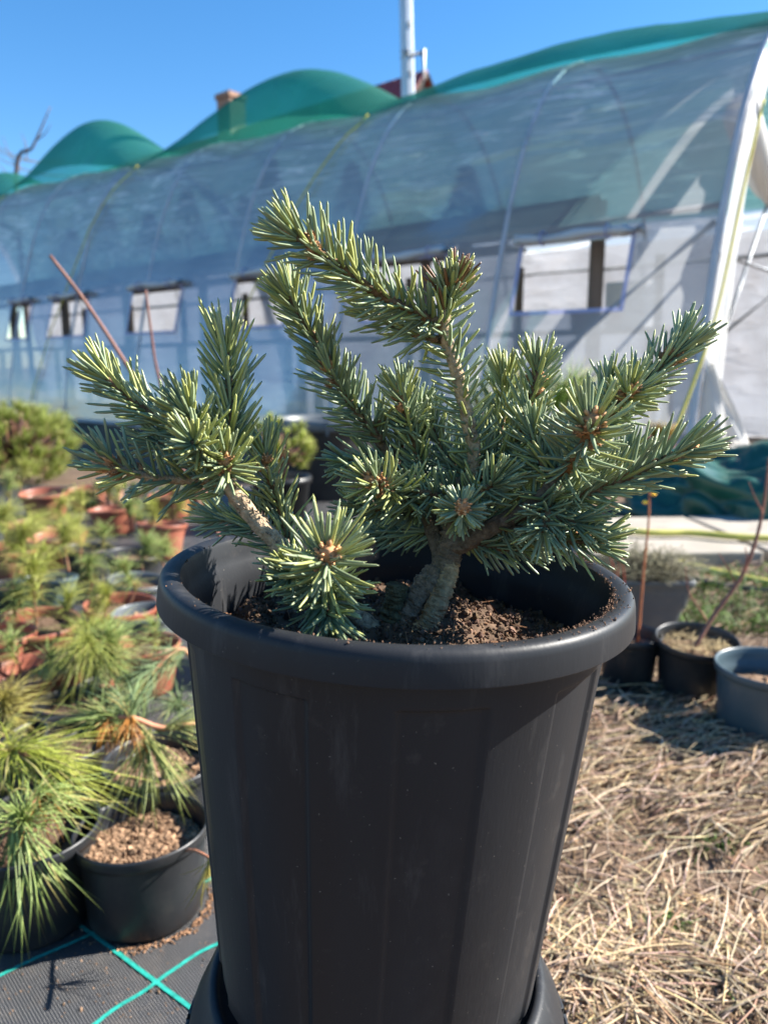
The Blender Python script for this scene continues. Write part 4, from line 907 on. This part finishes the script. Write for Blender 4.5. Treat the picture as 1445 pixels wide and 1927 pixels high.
# branch with rust coloured whorls, then a fountain of pale needles over the gritty pot
A_ = gnd(400, 1420, .1); q = A_.y - .10
P = [A_, at(385, 1365, q), at(310, 1372, q - .01), at(245, 1350, q - .02), at(205, 1352, q - .03)]
tf = [(P[4], Vector((-.6, -.1, .15)), 90, .085, .0009, GG, 1.3, .35), (P[4], Vector((-.2, -.5, -.5)), 60, .05, .0009, BR, 1.2, .3), (P[3], Vector((.1, -.5, -.4)), 60, .055, .0009, BR, 1.2, .3),
      (P[3], Vector((-.1, .2, .7)), 60, .075, .0009, BGc, 1.0, .2), (P[2], Vector((.7, .0, .25)), 80, .10, .0009, (1.25, 1.2, 1.2), .5, .25), (at(278, 1392, q - .03), Vector((-.25, -.35, -.9)), 60, .115, .0009, (1.2, 1.2, 1.2), .55, .3),
      (at(278, 1392, q - .03), Vector((.5, -.3, -.5)), 50, .10, .0009, (1.1, 1.1, .9), .9, .45)]
pine('bent pine branch with rusty whorls and pale needles hanging over the gritty pot', P, tf, r=(.005, .0035), stemc=(2.2, 1.9, 1.5))
# bright yellow-green shoot on the left edge
A_ = gnd(-60, 1520, .1); q = A_.y - .02
P = [A_, at(-30, 1440, q), at(20, 1415, q - .03), at(70, 1430, q - .05)]
tf = [(P[2], Vector((1, -.1, .15)), 95, .11, .0009, (1.25, 1.22, .5), .8, .2), (P[3], Vector((1, -.2, -.1)), 80, .10, .0009, (1.2, 1.15, .55), .8, .25), (P[2], Vector((.2, -.4, .2)), 80, .09, .0009, (1.2, 1.2, .5), 1.4, .3), (P[1], Vector((.5, 0, .7)), 90, .10, .0009, YG, .9, .3)]
pine('bright yellow green pine shoot leaning in beside the black pots', P, tf, r=(.005, .003))
# long drooping needles in front of the left black pot
A_ = gnd(52, 1552, .1); q = A_.y - .07
P = [A_, at(70, 1500, q), at(40, 1552, q - .04), at(-10, 1575, q - .05)]
tf = [(P[2].lerp(P[3], .3), Vector((.15, -.25, -.9)), 60, .125, .0010, (1.0, 1.12, .95), .42, .12), (P[2], Vector((.35, -.2, -.8)), 40, .12, .0010, (1.0, 1.12, .95), .4, .10), (P[2], Vector((.2, -.1, .6)), 110, .09, .001, GG, 1.2, .4), (P[3], Vector((-.4, -.3, -.6)), 60, .12, .0011, GG, .6, .2), (P[1], Vector((.5, -.2, .4)), 90, .08, .0009, GG, 1.3, .45), (P[1], Vector((.2, -.3, .1)), 30, .06, .0009, BR, 1.2, .3)]
pine('pine with long pale green needles hanging down in front of the left black pot', P, tf, r=(.004, .003), stemc=(1.5, 1.2, .9))
mb = MB(); c_ = at(372, 1612, .80)
e = empty('pine_twig', c_, 'thin drying pine twig poking out beside the large pot over the gritty pot', 'twig')
tube(mb, catmull([at(330, 1608, .86), at(362, 1600, .83), at(400, 1620, .79), at(420, 1640, .76)], 8), [.0014, .0022], 5, (1.8, 1.4, 1)); under(mb.build('stem', M['stem']), e)
mb = MB(); tuft(mb, at(394, 1622, .79), Vector((-.25, -.1, -1)), 16, .055, .0008, rng, (1.2, .9, .5), None, .5, .1); under(mb.build('needles', M['pine']), e); tag(e.children[-1], kind='stuff')

# round dwarf pine bush further back on the left
def bush(px, py, rx, rz, n, L_, label, cA, Yb=None, name='dwarf_pine_bush', w=.0022, potm=None):
    c_ = gnd(px, py) if Yb is None else Vector((at(px, py, Yb).x, Yb, 0))
    e = empty(name, c_, label, 'pine')
    z0 = 0.0
    if potm:
        z0 = .24; mb = MB(); lathe(mb, [(.001, 0), (.10, 0), (.125, .21), (.135, .21), (.135, .235), (.12, .235), (.11, .19), (.001, .19)], 28); mb.build('pot', M[potm], e)
    mb = MB(); tube(mb, [Vector((0, 0, z0 - .04)), Vector((.01, 0, z0 + rz * .8))], [.03, .012], 7, (.8, .7, .6)); mb.build('trunk', M['stem'], e)
    mb = MB(); mb2 = MB()
    for i in range(n):
        f = rng.uniform(-.85, 1); a = rng.uniform(0, 6.283); rr = math.sqrt(max(0, 1 - f * f))
        k = (1 + .22 * noise.noise(Vector((math.cos(a) * 2 + px, math.sin(a) * 2, f * 2)))) * rng.uniform(.72, 1.0)
        p = Vector((rx * rr * math.cos(a) * k, rx * rr * math.sin(a) * k, z0 + rz * ((.55 if potm else .44) + .5 * f * k)))
        d = Vector((p.x / rx * .8, p.y / rx * .8, .9 + .5 * f)); g = rng.uniform(.7, 1.25)
        tuft(mb, p, d, 22, L_, w, rng, tuple(g * x for x in cA), None, .8, .05, .05)
        if i % 3 == 0: tube(mb2, [Vector((0, 0, z0 + rz * .25)), p * .6 + Vector((0, 0, z0 * .4 + rz * .1)), p], [.008, .003], 4, (.8, .7, .6))
    mb2.build('twigs', M['stem'], e); e.children[-1]['kind'] = 'stuff'
    tag(mb.build('needles', M['pine'], e), kind='stuff'); return e
bush(28, 912, .36, .50, 460, .085, 'round yellow green dwarf pine bush in front of the film at the tunnel foot', (.82, .9, .38), w=.0015)
bush(528, 905, .13, .22, 60, .06, 'small yellow green pine in front of the big black tub', (1.05, 1.08, .45), name='potted_pine', potm='pot_black', w=.0018, Yb=3.3)
bush(1000, 760, .20, .42, 90, .12, 'fresh green pine with long needles just behind the spruce', (.62, .82, .35), Yb=2.25, name='potted_pine', potm='pot_black', w=.0018)
bush(225, 985, .16, .20, 60, .05, 'dark green dwarf conifer among the terracotta pots', (.22, .34, .22), name='dwarf_conifer', w=.002)
bush(365, 965, .14, .18, 50, .06, 'small bright green pine beside the rim of the large black pot', (.75, .85, .35), name='potted_pine', w=.002)

# big black tub in the background
tb = Vector((at(612, 940, 4.0).x, 4.15, 0)); tub = empty('black_tub', tb, 'big black plastic tub with a rolled rim standing before the tunnel film', 'tub')
mb = MB(); lathe(mb, [(.001, 0), (.215, 0), (.22, .01), (.262, .385)], 56); mb.build('body', M['pot_black'], tub)
mb = MB(); lathe(mb, [(.262, .375), (.285, .376), (.292, .385), (.292, .425), (.285, .434), (.272, .432), (.262, .42), (.255, .33), (.24, .2), (.001, .2)], 56); mb.build('rim', M['pot_grey'], tub)
for a in (250, 275, 300, 225, 20, 60):
    mb = MB(); box(mb, .292, 0, .395, .008, .014, .07, Matrix.Rotation(R(a), 4, 'Z')); mb.build('lug', M['pot_grey'], tub, smooth=False)

# bare reddish stems rising behind the big pot
c_ = gnd(520, 1262); simple_pot('black_pot', c_, .2, .17, 'pot_black', 'black pot hidden behind the large pot holding bare stems', seed=81, crumbs=40)
sap = empty('bare_sapling', c_ + Vector((0, 0, .13)), 'leafless sapling with two reddish stems behind the left spruce branches', 'sapling')
mb = MB(); tube(mb, catmull([c_ + Vector((0, 0, .12)), at(400, 950, 1.68), at(270, 737, 1.66), at(168, 578, 1.64), at(94, 480, 1.62)], 24), [.0055, .0032], 7, (1.0, .85, .8), True, .12); under(mb.build('stem', M['stem']), sap)
mb = MB(); tube(mb, catmull([c_ + Vector((.01, 0, .12)), at(360, 920, 1.72), at(300, 715, 1.72), at(285, 630, 1.72), at(274, 545, 1.72)], 20), [.0045, .0022], 7, (.8, .6, .55), True, .12); under(mb.build('stem', M['stem']), sap)

# ================================================================== RIGHT SIDE
c1 = gnd(1185, 1190, .12); simple_pot('black_pot', Vector((c1.x, c1.y, .0)), .14, .12, 'pot_black', 'small black pot half hidden behind the rim of the large pot', seed=90, soilm='grit', crumbs=200)
c2 = gnd(1308, 1200, .125); p2 = simple_pot('black_pot', Vector((c2.x, c2.y, .004)), .172, .125, 'pot_black', 'black pot with straw mulch and a thin bare sapling', seed=91, tilt=(R(3), R(5)), soilm='grit', crumbs=400, taper=.82)
mb = MB()
for i in range(170):
    a = rng.uniform(0, 6.28); q = .066 * math.sqrt(rng.random()); p = Vector((c2.x + q * math.cos(a), c2.y + q * math.sin(a), .108 + rng.uniform(0, .008)))
    strand(mb, p, Vector((rng.gauss(0, 1), rng.gauss(0, 1), .15)), rng.uniform(.02, .05), .0008, c0=(.9, .9, .7))
tag(mb.build('straw_mulch', M['straw']), 'dry straw lying inside the black pot with the thin sapling', 'straw', kind='stuff')
sap = empty('bare_sapling', Vector((c2.x, c2.y, .1)), 'thin bare sapling slanting out of the straw mulched black pot', 'sapling')
yb = c2.y
mb = MB(); tube(mb, catmull([at(1298, 1235, yb - .03), at(1342, 1160, yb), at(1395, 1085, yb + .02), at(1424, 1010, yb + .03), at(1440, 930, yb + .04), at(1447, 860, yb + .05)], 26), [.0052, .0028], 7, (1, .85, .75), True, .15); under(mb.build('stem', M['stem']), sap)
for pts in ([(1436, 965), (1420, 935), (1409, 906)], [(1385, 1100), (1370, 1070), (1352, 1040)], [(1335, 1175), (1312, 1140), (1295, 1110), (1290, 1065)], [(1400, 1075), (1405, 1050), (1402, 1030)]):
    mb = MB(); tube(mb, catmull([at(x, y, yb + .02) for x, y in pts], 8), [.0022, .001], 5, (1.1, .8, .75)); under(mb.build('side_twig', M['stem']), sap)
cb = gnd(1452, 1252, .135); simple_pot('blue_grey_pot', Vector((cb.x, cb.y, .0)), .205, .135, 'pot_bluegrey', 'empty looking blue grey pot standing on the straw', seed=92, taper=.88, soildepth=.35, crumbs=200, soilm='grit')
cs = gnd(1212, 1075, .17); simple_pot('square_pot', Vector((cs.x, cs.y, .0)), .23, .17, 'pot_grey', 'grey square pot holding dry heather before the concrete slabs', seed=0, squarish=1, taper=.62, soildepth=.12, crumbs=60)
he = empty('dry_heather', Vector((cs.x, cs.y, .14)), 'dry grey brown heather bush in the grey square pot', 'heather')
mb = MB()
for i in range(620):
    a = rng.uniform(0, 6.28); q = rng.random() ** .6; p = Vector((cs.x + .06 * q * math.cos(a), cs.y + .06 * q * math.sin(a), .15))
    d = Vector((math.cos(a) * 1.5 * q + rng.gauss(0, .2), math.sin(a) * 1.4 * q + rng.gauss(0, .2), 1)); L_ = rng.uniform(.06, .15)
    g = rng.uniform(.6, 1.5); strand(mb, p, d, L_, .0012, bend=Vector((rng.gauss(0, .2), rng.gauss(0, .2), -.3)), c0=(g * .8, g * .7, g * .6), c1=(g, g, g))
    for k in range(4):
        t = rng.uniform(.4, 1); pp = p + d.normalized() * (L_ * t) + Vector((0, 0, -.3 * L_ * t * t)); strand(mb, pp, d.normalized() + Vector((rng.gauss(0, .9), rng.gauss(0, .9), rng.gauss(0, .5))), .014, .0012, c0=(g * 1.1, g * 1.1, g * .9), rings=(0, .5, 1))
tag(under(mb.build('stems', M['heather']), he), kind='stuff')
for i, pts in enumerate([[(1203, 1165), (1212, 1060), (1220, 985), (1222, 915)], [(1158, 1090), (1150, 1055), (1142, 1020)], [(1175, 1100), (1170, 1050), (1172, 1010)], [(1162, 1085), (1165, 1040), (1158, 990)]]):
    yy = c1.y + .02; A_ = gnd(pts[0][0] + 3, 1250, .0); A_ = Vector((at(pts[0][0], pts[0][1], yy).x, yy, .09))
    sp_ = empty('bare_twig', A_, 'tall brown bare twig with a yellow bud beside the large pot' if i == 0 else 'short reddish bare twig behind the rim of the large pot', 'twig', None if i == 0 else 'reddish twigs behind the large pot')
    mb = MB(); tube(mb, catmull([A_] + [at(x, y, yy) for x, y in pts[1 if i == 0 else 0:]], 14), [.0030 if i == 0 else .0016, .0018 if i == 0 else .0008], 6, (1.7, 1.1, .6) if i == 0 else (1.7, .7, .5), True, .15); under(mb.build('stem', M['stem']), sp_)
    if i == 0:
        for (x, y) in ((1226, 912), (1214, 945), (1230, 930)):
            mb = MB(); lump(mb, at(x, y, yy), .006, rng, (3, 3.2, .6), .8, .2); under(mb.build('bud', M['bud']), sp_)
# concrete slabs
gp = Vector((1.05, 2.75, 0)); sl_dir = Vector((1, .06, 0)).normalized()
for i, (x0, nm) in enumerate(((.72, 'near the grey square pot'), (1.36, 'under the yellow hoses'), (2.0, 'in front of the green tarpaulin'))):
    mb = MB(); box(mb, 0, 0, .028, .62, .66, .056, Matrix.Translation(Vector((x0 + .31, 2.98 + .05 * i, -.004))) @ Matrix.Rotation(R(3 + i), 4, 'Z'))
    o = mb.build('concrete_slab', M['concrete'], smooth=False); bv = o.modifiers.new('b', 'BEVEL'); bv.width = .008; bv.segments = 2
    tag(o, 'weathered concrete slab ' + nm, 'slab')
mb = MB(); tube(mb, catmull([Vector((.7, 3.15, .072)), gnd(1200, 1001, .072), gnd(1300, 1003, .072), gnd(1400, 1011, .072), gnd(1560, 1016, .072)], 24), .013, 8); tag(mb.build('garden_hose', M['hose']), 'yellow garden hose lying across the middle of the concrete slabs', 'hose')
mb = MB(); tube(mb, catmull([gnd(1255, 1052, .018), gnd(1300, 1066, .018), gnd(1380, 1084, .018), gnd(1470, 1102, .018), gnd(1600, 1118, .018)], 24), .0135, 8); tag(mb.build('garden_hose', M['hose']), 'yellow garden hose lying in the grass before the concrete slabs', 'hose')
mb = MB(); tube(mb, catmull([gnd(1280, 1085, .014), gnd(1350, 1102, .014), gnd(1470, 1117, .014), gnd(1600, 1128, .014)], 20), .012, 8); tag(mb.build('black_hose', M['pot_black']), 'black pipe lying in the grass beside the yellow hose', 'hose')
# heap of dark green tarpaulin
tp = gnd(1385, 990); mb = MB(); V = []; nu, nv_ = 70, 40
for i in range(nu + 1):
    for j in range(nv_ + 1):
        a = 2 * math.pi * i / nu; f = j / nv_; rr = math.sin(f * math.pi / 2) ** .8
        p = Vector((.52 * rr * math.cos(a), .40 * rr * math.sin(a), .30 * math.cos(f * math.pi / 2) ** .7))
        q = noise.noise(p * 5 + Vector((3, 1, 0))); fold = abs(noise.noise(Vector((p.x * 6 + p.z * 7, p.y * 6, p.z * 9 + 4))))
        p = p * (1 + .30 * q) + Vector((p.x, p.y, .35)).normalized() * (.14 * (fold - .25))
        V.append(tp + Vector((.18, .28, 0)) + Vector((p.x, p.y, max(p.z, .003))))
mb.add(V, [(i * (nv_ + 1) + j, (i + 1) * (nv_ + 1) + j, (i + 1) * (nv_ + 1) + j + 1, i * (nv_ + 1) + j + 1) for i in range(nu) for j in range(nv_)])
tag(mb.build('tarpaulin_heap', M['tarp']), 'crumpled heap of dark green tarpaulin below the white end sheet', 'tarpaulin')
# terracotta pot with a straw coloured plant on a dark crate
cr = Vector((at(1240, 860, 4.35).x, 4.35, 0)); crate = empty('black_crate', cr, 'low black plastic crate under the terracotta pot by the tunnel corner', 'crate')
for k in range(4):
    for z in (.02, .085, .15):
        mb = MB(); box(mb, .15, 0, z, .012, .30, .045, Matrix.Rotation(R(90 * k), 4, 'Z')); mb.build('slat', M['pot_black'], crate, smooth=False)
    mb = MB(); box(mb, .145, .145, .0875, .03, .03, .175, Matrix.Rotation(R(90 * k), 4, 'Z')); mb.build('corner_post', M['pot_black'], crate, smooth=False)
mb = MB(); box(mb, 0, 0, .16, .28, .28, .012); mb.build('floor', M['pot_black'], crate, smooth=False)
simple_pot('terracotta_pot', cr + Vector((0, 0, .167)), .17, .15, 'terra', 'terracotta pot with tawny leaves on the black crate', seed=95, crumbs=40)
tl = empty('tawny_plant', cr + Vector((0, 0, .28)), 'tawny yellow leafy plant in the terracotta pot by the tunnel corner', 'plant')
mb = MB()
for i in range(220):
    a = rng.uniform(0, 6.28); q = rng.random(); strand(mb, cr + Vector((.04 * q * math.cos(a), .04 * q * math.sin(a), .28)), Vector((math.cos(a) * .5 * q, math.sin(a) * .5 * q, 1)), rng.uniform(.06, .17), .006, bend=Vector((0, 0, -.2)), c0=(1.4 * rng.uniform(.7, 1.2), .8, .25), flat=.2)
tag(under(mb.build('leaves', M['pine']), tl), kind='stuff')
# sticks lying on the earth
for i, (pts, txt) in enumerate([([(1062, 1742), (1130, 1722), (1210, 1720), (1325, 1745)], 'long curved grey stick lying on the bare earth'), ([(1065, 1765), (1110, 1800), (1190, 1850)], 'straight grey stick with a bent tip lying on earth'), ([(1120, 1350), (1150, 1385), (1215, 1388)], 'short pale stick lying at the edge of the pot shade'), ([(1200, 1735), (1240, 1750), (1278, 1795)], 'short curved brown stick beside the green sprig'), ([(1130, 1760), (1150, 1776), (1215, 1768)], 'pale thin curved straw stick on bare earth')]):
    mb = MB(); tube(mb, catmull([gnd(x, y, .004) + Vector((0, 0, gz(gnd(x, y).x, gnd(x, y).y) + .002)) for x, y in pts], 12), [.0022, .0014], 6, (1.2 + .5 * (i > 1), 1.1 + .5 * (i > 1), 1 + .4 * (i > 1)), True, .15)
    tag(mb.build('dry_stick', M['stick']), txt, 'stick')
